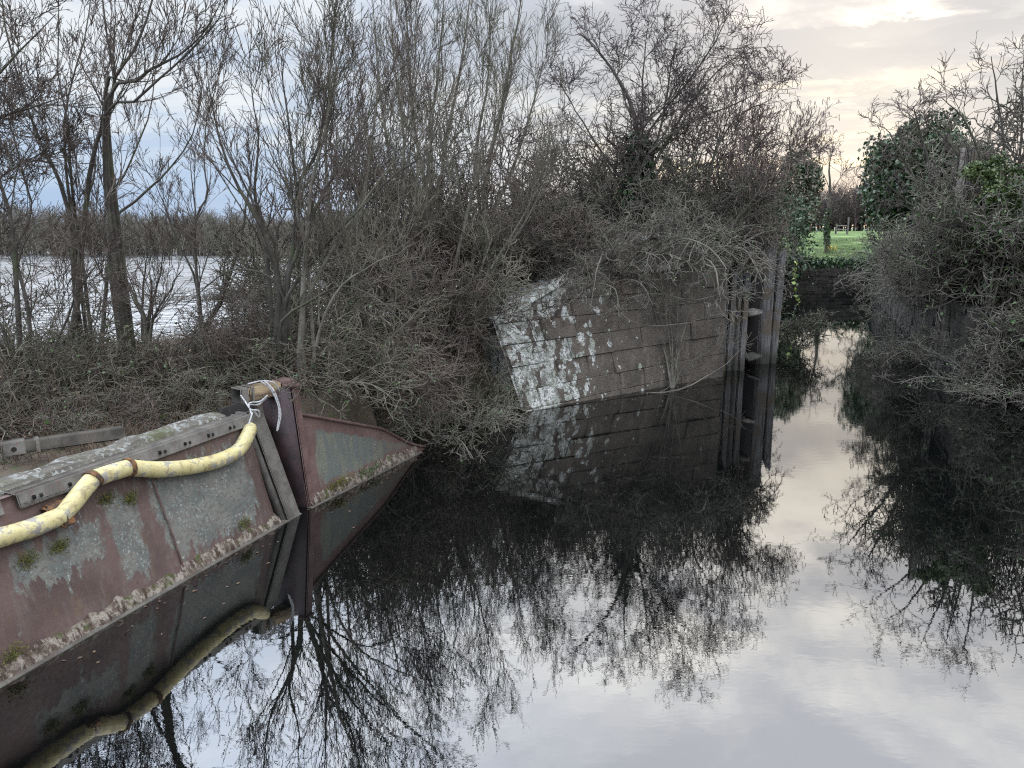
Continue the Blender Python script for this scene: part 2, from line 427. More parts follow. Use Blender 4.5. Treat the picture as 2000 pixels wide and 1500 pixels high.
for args in ((-2.25, -1.95, 0.22, 0.90), (-3.1, -2.35, 0.50, 0.80), (-2.9, -2.6, 0.42, 0.78), (-3.9, -3.6, 0.18, 0.5), (-5.6, -4.9, 0.1, 0.6), (-7.5, -6.4, 0.1, 0.8)):
    pm = t.math('MAXIMUM', pm, patch(*args))
pm = t.math('MAXIMUM', pm, t.math('MULTIPLY', t.step(n1, 0.64, 0.70), 0.6))
pm = t.math('MULTIPLY', pm, t.lin(n3, 0.36, 0.5, 0.45, 1.0))
grey = t.mix(t.step(t.noise(co, 5, 5, 0.6), 0.4, 0.6), (0.108, 0.116, 0.107), (0.155, 0.157, 0.138))
grey = t.mix(t.math('MULTIPLY', t.step(t.noise(co, 40, 5, 0.75), 0.54, 0.62), t.step(t.noise(co, 4, 3), 0.4, 0.6)), grey, (0.29, 0.31, 0.29))
col = t.mix(pm, base, grey)
spots = t.math('ADD', t.vor(t.vmath('ADD', co, t.vmath('SCALE', t.noise(co, 14, 3, out=1), scale=0.10)), 9.0), t.math('MULTIPLY', t.math('SUBTRACT', t.noise(co, 4.0, 2), 0.42), 0.55))
sm = t.math('MULTIPLY', t.math('SUBTRACT', 1.0, t.step(spots, 0.10, 0.16)), t.step(t.noise(co, 2.2, 2), 0.52, 0.6))
col = t.mix(t.math('MULTIPLY', sm, t.math('ADD', 0.25, t.math('MULTIPLY', pm, 0.6))), col, (0.36, 0.38, 0.36))
put(col, t.lin(n3, 0.3, 0.7, 0.55, 0.85), t.bump(t.math('ADD', t.math('MULTIPLY', n3, 0.6), t.math('MULTIPLY', pm, 0.3)), 0.6, 0.012))
M['rust'] = m
m, t, put = material('rusted_panel'); co = t.coord('Object'); x, y, z = t.sep(co)[:3]
n1 = t.noise(co, 2.5, 6, 0.62); n2 = t.noise(t.vmath('MULTIPLY', co, (6, 6, 1.2)), 2.0, 5, 0.6); n3 = t.noise(co, 30, 5, 0.65)
base = t.mix(t.step(n1, 0.35, 0.66), (0.105, 0.062, 0.054), (0.16, 0.103, 0.09))
base = t.mix(t.math('MULTIPLY', t.step(n3, 0.55, 0.7), 0.4), base, (0.07, 0.045, 0.04))
wob = t.math('MULTIPLY', t.math('SUBTRACT', n2, 0.5), 0.35)
zt = t.math('ADD', t.math('ADD', z, t.math('MULTIPLY', x, 0.36)), t.math('MULTIPLY', wob, 0.6))
gm = t.math('MULTIPLY', t.math('SUBTRACT', 1.0, t.step(zt, 0.95, 1.0)), t.step(t.math('ADD', z, t.math('MULTIPLY', wob, 0.6)), 0.14, 0.20))
gm = t.math('MULTIPLY', gm, t.step(t.math('ADD', x, wob), 0.27, 0.36)); gm = t.math('MULTIPLY', gm, t.math('SUBTRACT', 1.0, t.math('MULTIPLY', t.step(x, 1.2, 2.1), 0.5)))
grey = t.mix(t.step(n2, 0.42, 0.62), (0.112, 0.124, 0.115), (0.15, 0.152, 0.118))
grey = t.mix(t.step(t.noise(co, 50, 3, 0.6), 0.62, 0.7), grey, (0.3, 0.32, 0.3))
put(t.mix(gm, base, grey), 0.7, t.bump(n3, 0.5, 0.01)); M['rust_panel'] = m
m, t, put = material('maroon_steel'); co = t.coord('Object')
n1 = t.noise(co, 4, 6, 0.6); n3 = t.noise(t.vmath('MULTIPLY', co, (1, 1, 0.2)), 20, 4, 0.6)
col = t.mix(t.step(n1, 0.35, 0.65), (0.088, 0.046, 0.042), (0.135, 0.082, 0.073)); col = t.mix(t.math('MULTIPLY', t.step(n3, 0.5, 0.7), 0.5), col, (0.10, 0.085, 0.08))
put(col, 0.65, t.bump(n3, 0.5, 0.008)); M['maroon'] = m
m, t, put = material('grey_steel'); co = t.coord('Object')
n1 = t.noise(co, 5, 6, 0.6); n3 = t.noise(co, 30, 4, 0.6)
col = t.mix(t.step(n1, 0.35, 0.62), (0.075, 0.07, 0.062), (0.135, 0.13, 0.115)); col = t.mix(t.math('MULTIPLY', t.step(n3, 0.52, 0.66), 0.6), col, (0.12, 0.07, 0.06))
put(col, 0.7, t.bump(n3, 0.5, 0.008)); M['grey_steel'] = m
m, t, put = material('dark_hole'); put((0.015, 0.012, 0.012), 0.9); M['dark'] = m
m, t, put = material('limescale_crust'); co = t.coord('Object'); x, y, z = t.sep(co)[:3]
n1 = t.noise(t.vmath('MULTIPLY', co, (1, 1, 0.35)), 22, 6, 0.7); n2 = t.noise(co, 5, 4, 0.6); n3 = t.noise(t.vmath('MULTIPLY', co, (2.0, 1, 0.4)), 9, 6, 0.7)
col = t.mix(t.step(n1, 0.40, 0.60), (0.10, 0.072, 0.054), (0.29, 0.255, 0.215)); col = t.mix(t.step(n3, 0.52, 0.58), col, (0.055, 0.035, 0.025))
col = t.mix(t.math('MULTIPLY', t.step(n2, 0.56, 0.64), t.step(n3, 0.4, 0.5)), col, (0.06, 0.075, 0.02))
put(col, 0.9, t.bump(n1, 1.0, 0.03)); M['crust'] = m
m, t, put = material('weathered_timber'); co = t.coord('Object')
g = t.noise(t.vmath('MULTIPLY', co, (1.2, 14, 14)), 2.0, 6, 0.65); n1 = t.noise(co, 17, 6, 0.72); n2 = t.noise(co, 1.6, 3)
col = t.mix(t.step(g, 0.35, 0.65), (0.055, 0.05, 0.041), (0.125, 0.115, 0.095)); col = t.mix(t.math('MULTIPLY', t.step(n1, 0.50, 0.58), t.step(t.noise(co, 2.4, 3), 0.3, 0.55)), col, (0.27, 0.28, 0.27))
col = t.mix(t.math('MULTIPLY', t.step(n2, 0.50, 0.62), 0.7), col, (0.07, 0.075, 0.03))
put(col, 0.9, t.bump(t.math('ADD', g, n1), 0.8, 0.02)); M['timber'] = m
m, t, put = material('raw_timber'); co = t.coord('Object')
g = t.noise(t.vmath('MULTIPLY', co, (1.2, 10, 10)), 2.0, 5, 0.65)
col = t.mix(t.step(g, 0.35, 0.6), (0.10, 0.07, 0.045), (0.33, 0.25, 0.15)); put(col, 0.85, t.bump(g, 0.6, 0.01)); M['raw_timber'] = m
m, t, put = material('yellow_pipe_skin'); co = t.coord('Object')
n1 = t.noise(co, 11, 7, 0.68, 0.6); n2 = t.noise(t.vmath('ADD', co, (4, 4, 4)), 6.5, 5, 0.65); n3 = t.noise(co, 60, 3)
nz = t.sep(t.n.new('ShaderNodeNewGeometry').outputs['Normal'])[2]
col = t.mix(t.step(n2, 0.35, 0.65), (0.50, 0.435, 0.20), (0.565, 0.505, 0.275))
col = t.mix(t.math('MULTIPLY', t.step(n1, 0.50, 0.62), 0.7), col, (0.22, 0.175, 0.10))
col = t.mix(t.math('MULTIPLY', t.step(t.noise(co, 34, 5, 0.7), 0.52, 0.66), 0.5), col, (0.27, 0.24, 0.17))
col = t.mix(t.math('MULTIPLY', t.step(t.math('ADD', n2, t.math('MULTIPLY', n1, 0.6)), 0.86, 0.92), 0.9), col, (0.26, 0.25, 0.23))
put(col, 0.5, t.bump(n1, 0.3, 0.005)); M['yellow'] = m
m, t, put = material('rusty_flange'); co = t.coord('Object')
col = t.mix(t.step(t.noise(co, 20, 4), 0.4, 0.6), (0.05, 0.03, 0.02), (0.17, 0.08, 0.03)); put(col, 0.85); M['flange'] = m
m, t, put = material('white_rope'); co = t.coord('Object')
put(t.mix(t.step(t.noise(co, 60, 3), 0.35, 0.6), (0.27, 0.27, 0.27), (0.47, 0.47, 0.48)), 0.85); M['rope'] = m
M['moss'] = mat_leaf('moss', (0.06, 0.075, 0.015), (0.11, 0.115, 0.025), (0.16, 0.13, 0.03), 0.9)

def frame(o3, u):
    n = np.array([-u[1], u[0], 0.0])
    Mx = np.eye(4); Mx[:3, 0] = u; Mx[:3, 1] = n; Mx[:3, 2] = (0, 0, 1); Mx[:3, 3] = o3
    return Mx
LEAN = 0.27
MF = frame(B1, np.array([uF[0], uF[1], 0.0])); MFi = np.linalg.inv(MF)
def shear(parts, k=LEAN):
    out = []
    for v, f in parts:
        v = v.copy(); v[:, 1] += k * v[:, 2]; out.append((v, f))
    return out
wall = thing('steel_wall', 'rusted maroon steel plate canal wall with grey lichened patches and a bolted rail along its top', 'canal wall')
wall.matrix_world = Matrix(MF.tolist())
rng = np.random.RandomState(4)
# front plate: a slightly dished sheet, 5 cm thick
def sheet(s, zz, yfun, thick):
    S, Z = np.meshgrid(s, zz, indexing='ij'); Y = yfun(S, Z)
    a, b = S.shape; i, j = np.meshgrid(np.arange(a - 1), np.arange(b - 1), indexing='ij'); q = i * b + j
    Fq = np.stack([q, q + b, q + b + 1, q + 1], -1).reshape(-1, 4)
    V1 = np.stack([S, Y, Z], -1).reshape(-1, 3); V2 = V1 + [0, thick, 0]
    e = [(i0, i0 + 1) for i0 in range(b - 1)]
    side = np.array([[i0, i0 + 1, a * b + i0 + 1, a * b + i0] for i0 in range(b - 1)] + [[(a - 1) * b + i0 + 1, (a - 1) * b + i0, a * b + (a - 1) * b + i0, a * b + (a - 1) * b + i0 + 1] for i0 in range(b - 1)]
                    + [[(i0 + 1) * b + b - 1, i0 * b + b - 1, a * b + i0 * b + b - 1, a * b + (i0 + 1) * b + b - 1] for i0 in range(a - 1)])
    return [(np.vstack([V1, V2]), np.vstack([Fq, Fq[:, ::-1] + a * b, side]))]
SEAMS = [-3.52, -1.72]
def dish(S, Z):
    d = (vnoise(S * 1.0, Z * 1.5, 0.55, 7) - 0.5) * 0.03
    for s0 in SEAMS: d = d - 0.012 * np.exp(-((S - s0) / 0.06) ** 2)
    return d + LEAN * Z
link_mesh('plate', arr_mesh('plate', sheet(np.linspace(-9, -0.34, 150), np.linspace(-0.5, 1.2, 30), dish, 0.05)), M['rust'], wall)
for s0 in SEAMS + [-5.6]:
    zz = np.linspace(-0.2, 1.17, 24); P = np.stack([s0 + rng.randn(24) * 0.004 + 0.05 * (1.2 - zz), LEAN * zz - 0.016 + rng.randn(24) * 0.002, zz], -1)
    link_mesh('weld_seam', arr_mesh('weld_seam', tubes(P[None], np.full((1, 24), 0.009), 5)), M['maroon'], wall)
# lumpy crust along the waterline and the thin ledge under it
def crust(s0, s1, n, z0, z1, k, seed, name, parent, y0=0.0):
    r = np.random.RandomState(seed); s = np.linspace(s0, s1, n); prof = np.linspace(0, 1, 7)
    S, U = np.meshgrid(s, prof, indexing='ij')
    top = z1 * (0.65 + 0.7 * vnoise(S, S * 0, 0.09, seed)) 
    Z = z0 + (top - z0) * U
    Y = y0 + k * Z - (0.035 * np.sin(np.pi * np.clip(U * 0.9 + 0.1, 0, 1)) * (0.35 + 1.2 * vnoise(S, Z * 2.0, 0.045, seed + 1))) - 0.02 * (1 - U) + 0.02 * U
    a, b = S.shape; i, j = np.meshgrid(np.arange(a - 1), np.arange(b - 1), indexing='ij'); q = i * b + j
    me = arr_mesh(name, [(np.stack([S, Y, Z], -1).reshape(-1, 3), np.stack([q, q + b, q + b + 1, q + 1], -1).reshape(-1, 4))])
    return link_mesh(name, me, M['crust'], parent)
crust(-9, -0.30, 1100, -0.03, 0.125, LEAN, 11, 'limescale_crust', wall)
link_mesh('ledge', arr_mesh('ledge', box_part(-9, 0.02, -0.075, 0.02, -0.04, 0.012, None, 0.006)), M['grey_steel'], wall)
# angle rail with a gap, bolts and a rusty lug or two
for (a, b) in ((-9, -3.05), (-2.93, -0.28)):
    ra = link_mesh('rail', arr_mesh('rail', shear(box_part(a, b, -0.05, 0.0, 1.10, 1.215, None, 0.008) + box_part(a, b, 0.003, 0.11, 1.19, 1.218, None, 0.006))), M['grey_steel'], wall)
    bolts = []
    for s in np.arange(a + 0.12, b - 0.05, 0.31):
        for dzz in (1.155, 1.155):
            bolts += box_part(s - 0.012, s + 0.012, -0.062, -0.045, dzz - 0.014, dzz + 0.014)
        if rng.rand() < 0.5: bolts += box_part(s + 0.05, s + 0.07, -0.062, -0.045, 1.14, 1.165)
    link_mesh('bolt_row', arr_mesh('bolt_row', shear(bolts), False), M['dark'], ra)
for s in (-3.28, -2.62):
    link_mesh('lug', arr_mesh('lug', shear(box_part(s - 0.15, s + 0.15, -0.10, 0.0, 0.95, 1.06, None, 0.02) + box_part(s - 0.10, s + 0.02, -0.14, -0.02, 0.88, 1.02, None, 0.015))), M['flange'], wall)
# groove, leaning cover plank, stop-gate slot and maroon post
link_mesh('slot_shade_lining', arr_mesh('slot_shade_lining', shear(box_part(-0.22, 0.34, 0.55, 0.60, -0.5, 1.22), 0.15) + shear(box_part(-0.40, -0.36, 0.06, 0.4, -0.5, 1.1))), M['dark'], wall)  # near-black lining, its colour standing in for the shade deep in the slot
link_mesh('cover_plank', arr_mesh('cover_plank', shear(box_part(-0.215, 0.0, -0.075, -0.03, -0.5, 1.22, None, 0.008) + box_part(-0.225, -0.17, -0.03, 0.12, -0.5, 1.2) + box_part(-0.34, -0.30, 0.055, 0.08, -0.5, 1.2), 0.36)), M['grey_steel'], wall)
link_mesh('slot_post', arr_mesh('slot_post', shear(box_part(0.205, 0.325, -0.05, 0.02, -0.5, 1.42, None, 0.01) + box_part(0.185, 0.34, -0.07, 0.06, 1.42, 1.46, None, 0.012), 0.10)), M['maroon'], wall)
m, t, put = material('shaded_slot_steel'); co = t.coord('Object'); n1 = t.noise(co, 6, 5, 0.65)  # darkened maroon: the shade inside the slot is painted into this colour
put(t.mix(t.step(n1, 0.35, 0.65), (0.022, 0.014, 0.016), (0.05, 0.027, 0.03)), 0.6, t.bump(n1, 0.5, 0.01)); M['shaded_slot'] = m
link_mesh('shaded_slot_cheek', arr_mesh('shaded_slot_cheek', shear(box_part(0.197, 0.23, -0.02, 0.40, -0.5, 1.41), 0.10)), M['shaded_slot'], wall)
# tapering end panel
ME = frame(E1, np.array([u2[0], u2[1], 0.0])); L2 = np.linalg.norm(E2 - E1)
pan = bpy.data.objects.new('end_panel', None)
S, U = np.meshgrid(np.linspace(0.0, L2 + 0.25, 50), np.linspace(0, 1, 16), indexing='ij')
top = 1.13 - 0.36 * S - 0.16 * ss(S, 1.5, 2.4)
Z = -0.4 + (np.maximum(top, -0.1) + 0.4) * U
Y = 0.12 * Z + (vnoise(S, Z, 0.5, 21) - 0.5) * 0.02
a, b = S.shape; i, j = np.meshgrid(np.arange(a - 1), np.arange(b - 1), indexing='ij'); q = i * b + j
Fq = np.stack([q, q + b, q + b + 1, q + 1], -1).reshape(-1, 4); V1 = np.stack([S, Y, Z], -1).reshape(-1, 3)
edge = np.array([[(k + 1) * b + b - 1, k * b + b - 1, a * b + k * b + b - 1, a * b + (k + 1) * b + b - 1] for k in range(a - 1)])
bpy.data.objects.remove(pan)
pan = link_mesh('end_panel', arr_mesh('end_panel', [(np.vstack([V1, V1 + [0, 0.06, 0]]), np.vstack([Fq, Fq[:, ::-1] + a * b, edge]))]), M['rust_panel'])
Mloc = MFi @ ME
pan.parent = wall; pan.matrix_local = Matrix(Mloc.tolist())
fl = link_mesh('top_flange', arr_mesh('top_flange', tubes(np.stack([S[:, -1], Y[:, -1] - 0.01, Z[:, -1]], -1)[None], np.full((1, 50), 0.022), 4)), M['maroon'], pan)
cr = crust(0.05, L2, 260, -0.03, 0.15, 0.12, 31, 'limescale_crust', pan)
lg = link_mesh('ledge', arr_mesh('ledge', box_part(0.0, L2 + 0.1, -0.06, 0.02, -0.04, 0.012, None, 0.006)), M['grey_steel'], pan)
def leaves(rng, C, size, n, tilt=None, hang=0.0):
    """n kite-shaped leaves per... C: (n,3) centres"""
    n = len(C); d = rng.randn(n, 3); d[:, 2] -= hang; d /= np.linalg.norm(d, axis=1, keepdims=True)
    e = rng.randn(n, 3); e -= (e * d).sum(1, keepdims=True) * d; e /= np.linalg.norm(e, axis=1, keepdims=True)
    s = size * (0.6 + 0.8 * rng.rand(n, 1)); f = np.cross(d, e)
    V = np.stack([C - d * s * 0.5, C + e * s * 0.38 + f * s * 0.1, C + d * s * 0.55, C - e * s * 0.38 + f * s * 0.1], 1).reshape(-1, 3)
    return [(V, np.arange(4 * n).reshape(n, 4))]
# moss tufts on the wall
def moss(pts, spread, n, mat, parent, name='moss_tuft', size=0.02):
    r = np.random.RandomState(int(abs(pts[0] * 1000)) % 999)
    C = np.array(pts) + r.randn(n, 3) * np.array(spread)
    return link_mesh(name, arr_mesh(name, leaves(r, C, size, n)), mat, parent)
for (s, z, sp) in ((-2.98, 0.72, 0.045), (-2.72, 0.72, 0.045), (-1.98, 0.86, 0.04), (-2.2, 0.93, 0.05), (-1.2, 0.93, 0.05), (-0.8, 0.18, 0.05), (-3.3, 0.14, 0.05)):
    moss((s, LEAN * z - 0.02, z), (sp, 0.007, sp * 0.8), 420, M['moss'], wall, 'moss_tuft', 0.012)
moss((0.55, -0.03, 0.13), (0.13, 0.02, 0.035), 300, M['moss'], pan); moss((1.2, -0.03, 0.10), (0.15, 0.02, 0.03), 260, M['bramble_leaf'], pan)

# the weathered decking behind the rail
cop = thing('coping_beam', 'weathered grey timber beam speckled with pale lichen, lying behind the steel rail', 'beam')
cop.matrix_world = Matrix(MF.tolist())
s = np.linspace(-4.9, -0.5, 130)
prof = np.array([(0.40, 0.98), (0.40, 1.18), (0.45, 1.25), (0.55, 1.275), (0.66, 1.25), (0.71, 1.17), (0.71, 0.95)])
S = np.repeat(s[:, None], len(prof), 1)
Yp = prof[None, :, 0] + (vnoise(S, S * 0 + prof[None, :, 1] * 3, 0.3, 41) - 0.5) * 0.06; Zp = prof[None, :, 1] + (vnoise(S, prof[None, :, 0] * 4 + 0 * S, 0.22, 42) - 0.5) * 0.05
ln = ss(S, -4.6, -3.6); Zp = Zp - 0.05 * (1 - ln)
a, b = S.shape; i, j = np.meshgrid(np.arange(a - 1), np.arange(b - 1), indexing='ij'); q = i * b + j
link_mesh('beam', arr_mesh('beam', [(np.stack([S, Yp, Zp], -1).reshape(-1, 3), np.stack([q, q + b, q + b + 1, q + 1], -1).reshape(-1, 4)),
     (np.stack([S[-1], Yp[-1], Zp[-1]], -1), np.arange(7)[None, :])]), M['timber'], cop)
# old iron-shod baulk end lying beyond it
pe = atz(45, 868, 1.22); qe = atz(190, 842, 1.25)
e = qe - pe; e /= np.linalg.norm(e); Mb = frame(pe, np.array([e[0], e[1], 0])) ;
bk = link_mesh('timber_baulk', arr_mesh('timber_baulk', box_part(-0.15, 0.85, -0.05, 0.05, -0.08, 0.045, None, 0.015)), M['bark_dark'])
bk.matrix_world = Matrix(Mb.tolist()); tag(bk, 'short dark square timber with an iron-shod end, half buried in brambles behind the lichened beam', 'timber')
sh = link_mesh('iron_shoe', arr_mesh('iron_shoe', box_part(-0.17, 0.02, -0.057, 0.057, -0.088, 0.052, None, 0.012) + box_part(0.09, 0.13, -0.057, 0.057, -0.088, 0.052, None, 0.008)), M['grey_steel'], bk)
link_mesh('bolt_hole', arr_mesh('bolt_hole', tubes(np.array([[(-0.075, -0.061, -0.02), (-0.075, -0.03, -0.02)]]), np.full((1, 2), 0.022), 10, True)), M['dark'], sh)

# timber head block over the slot
a0, a1 = aty(470, 772, 7.95), aty(560, 757, 8.45)
e = a1 - a0; Lb = np.linalg.norm(e); e /= Lb; eh = e.copy(); eh[2] = 0; eh /= np.linalg.norm(eh)
Mb = frame(a0, eh)
hb = link_mesh('head_block', arr_mesh('head_block', box_part(0.06, Lb - 0.02, -0.07, 0.10, -0.075, 0.075, None, 0.012)), M['raw_timber'])
hb.matrix_world = Matrix(Mb.tolist()); tag(hb, 'short tan timber block capping the slot in the steel wall, wrapped with white rope', 'timber')
link_mesh('end_clamp', arr_mesh('end_clamp', box_part(-0.05, 0.05, -0.085, 0.115, -0.09, 0.09, None, 0.012) + box_part(0.085, 0.125, -0.085, 0.115, -0.09, 0.09, None, 0.008)), M['grey_steel'], hb)
link_mesh('rust_cap', arr_mesh('rust_cap', box_part(Lb - 0.14, Lb + 0.06, -0.078, 0.11, -0.085, 0.085, None, 0.015)), M['maroon'], hb)
# white rope
rope = []
def rp(pts, Ys, n=26, r=0.0085):
    q = [aty(px, py, Y) for (px, py), Y in zip(pts, Ys)]
    rope.extend(tubes(smooth_path(q, n)[None], np.full((1, n), r), 6))
rp([(484, 750), (512, 744), (535, 748), (547, 765)], [8.0, 8.15, 8.2, 8.25])
rp([(508, 744), (530, 762), (545, 800), (541, 842)], [8.0, 8.05, 8.0, 7.95])
rp([(516, 743), (536, 765), (548, 805), (543, 840)], [8.05, 8.0, 8.0, 7.95])
rp([(470, 772), (480, 786), (490, 800), (505, 802), (506, 815), (494, 800)], [7.75, 7.7, 7.6, 7.65, 7.7, 7.65])
rp([(523, 772), (508, 784), (488, 787), (486, 797)], [7.8, 7.75, 7.65, 7.6])
rp([(521, 776), (505, 790), (487, 791), (490, 805), (493, 812)], [7.8, 7.75, 7.65, 7.58, 7.55])
rp([(493, 806), (490, 816), (486, 828)], [7.55, 7.5, 7.45], 8)
ro = link_mesh('mooring_rope', arr_mesh('mooring_rope', rope), M['rope']); tag(ro, 'white rope knotted round the tan timber block with two loose ends hanging into the slot', 'rope')

# yellow tube fender, hung along the plate
nin = np.array([-uF[1], uF[0], 0.0]); upl = np.array([0, 0, 1.0]) + LEAN * nin; npl = np.cross(np.array([uF[0], uF[1], 0]), upl); npl /= np.linalg.norm(npl)
if np.dot(npl, EYE - B1) < 0: npl = -npl
fp = B1 + npl * 0.085
fen = thing('tube_fender', 'long grimy yellow sectioned tube slung along the rusted steel wall', 'fender')
secs = [[(-190, 1120), (-90, 1080), (0, 1050), (60, 1032), (118, 1008)], [(118, 1008), (140, 985), (160, 960), (180, 937)], [(186, 934), (215, 924), (249, 914)], [(257, 914), (310, 917), (370, 912), (425, 900), (462, 882), (480, 858), (492, 830)]]
for k, se in enumerate(secs):
    pts = smooth_path([atplane(px, py, fp, npl) for px, py in se], 26)
    r = np.full(26, 0.074) + (np.random.RandomState(k).rand(26) - 0.5) * 0.002
    if k == 3: r[-1] *= 0.62; r[-2] *= 0.92
    so_ = link_mesh('tube_section', arr_mesh('tube_section', tubes(pts[None], r[None], 18, True)), M['yellow'], fen)
    if k in (1, 2):
        dd = pts[-1] - pts[-2]; dd /= np.linalg.norm(dd); c = pts[-1] + dd * 0.012
        link_mesh('rusty_flange', arr_mesh('rusty_flange', tubes(np.array([[c - dd * 0.018, c + dd * 0.018]]), np.full((1, 2), 0.088), 18, True)), M['flange'], so_)

# ------------------------------------------------------------------ stone lock walls
m, t, put = material('lichen_stone'); co = t.coord('Object'); x, y, z = t.sep(co)[:3]
an = t.n.new('ShaderNodeAttribute'); an.attribute_name = 'block_tone'; tone = an.outputs['Fac']
n1 = t.noise(co, 2.6, 6, 0.65); n2 = t.noise(co, 18, 5, 0.65); nv = t.noise(t.vmath('MULTIPLY', co, (5, 5, 0.9)), 1.5, 5, 0.6)
col = t.mix(t.step(n1, 0.36, 0.64), (0.058, 0.048, 0.039), (0.12, 0.10, 0.083)); col = t.mix(t.step(n2, 0.5, 0.68), col, (0.075, 0.07, 0.056))
col = t.mix(t.math('MULTIPLY', t.step(nv, 0.5, 0.68), 0.6), col, (0.17, 0.145, 0.118)); col = t.mix(t.math('MULTIPLY', t.math('SUBTRACT', 1.0, t.step(nv, 0.3, 0.46)), 0.6), col, (0.055, 0.052, 0.04))
col = t.mix(t.math('MULTIPLY', tone, 0.45), col, (0.115, 0.10, 0.085))
wv = t.vmath('ADD', co, t.vmath('SCALE', t.noise(co, 6, 4, out=1), scale=0.22))
vA = t.vor(t.vmath('MULTIPLY', wv, (1.3, 1.3, 0.75)), 3.6); vB = t.vor(t.vmath('MULTIPLY', t.vmath('ADD', co, t.vmath('SCALE', t.noise(co, 9, 4, out=1), scale=0.07)), (1.15, 1.15, 0.8)), 6.5)
fall = t.math('SUBTRACT', 1.0, t.step(x, 0.9, 4.4))
cov = t.math('ADD', t.math('MULTIPLY', fall, 0.29), t.math('MULTIPLY', t.math('SUBTRACT', t.noise(t.vmath('MULTIPLY', co, (1.6, 1.6, 0.8)), 1.8, 4), 0.5), 1.0))
xx = t.math('ADD', x, t.math('ADD', t.math('MULTIPLY', t.math('SUBTRACT', n1, 0.5), 1.2), t.math('MULTIPLY', t.math('SUBTRACT', tone, 0.5), 2.2)))
near = t.math('MULTIPLY', t.math('SUBTRACT', 1.0, t.step(xx, 0.2, 1.5)), 0.36)
topl = t.math('MULTIPLY', t.step(z, 1.35, 1.6), t.math('MULTIPLY', t.math('SUBTRACT', 1.0, t.step(x, 0.9, 1.9)), 0.3))
cov = t.math('ADD', t.math('ADD', cov, near), topl)
lA = t.math('LESS_THAN', vA, cov); lB = t.math('LESS_THAN', vB, t.math('ADD', t.math('MULTIPLY', fall, 0.26), t.math('MULTIPLY', t.math('SUBTRACT', t.noise(t.vmath('ADD', co, (8, 3, 1)), 3.2, 3), 0.52), 0.75)))
lich = t.math('MULTIPLY', t.math('MAXIMUM', lA, lB), t.math('MULTIPLY', t.lin(n2, 0.36, 0.46, 0.15, 1.0), t.lin(nv, 0.34, 0.46, 0.25, 1.0)))
lc = t.mix(t.step(t.noise(co, 7, 4), 0.42, 0.6), (0.30, 0.32, 0.28), (0.56, 0.57, 0.55))
lc = t.mix(t.step(t.noise(co, 35, 3), 0.56, 0.64), lc, (0.20, 0.20, 0.18))
col = t.mix(lich, col, lc)
put(col, 0.9, t.bump(t.math('ADD', t.math('ADD', n2, t.math('MULTIPLY', n1, 1.6)), t.math('MULTIPLY', lich, 0.25)), 0.9, 0.04)); M['lichen_stone'] = m
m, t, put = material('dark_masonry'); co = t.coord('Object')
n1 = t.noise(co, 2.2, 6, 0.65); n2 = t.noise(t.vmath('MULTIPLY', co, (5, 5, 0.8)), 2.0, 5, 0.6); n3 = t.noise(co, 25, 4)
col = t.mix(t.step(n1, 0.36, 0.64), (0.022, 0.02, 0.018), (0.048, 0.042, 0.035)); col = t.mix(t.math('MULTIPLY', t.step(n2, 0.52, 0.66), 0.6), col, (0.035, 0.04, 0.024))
put(col, 0.9, t.bump(n3, 0.7, 0.02)); M['masonry'] = m

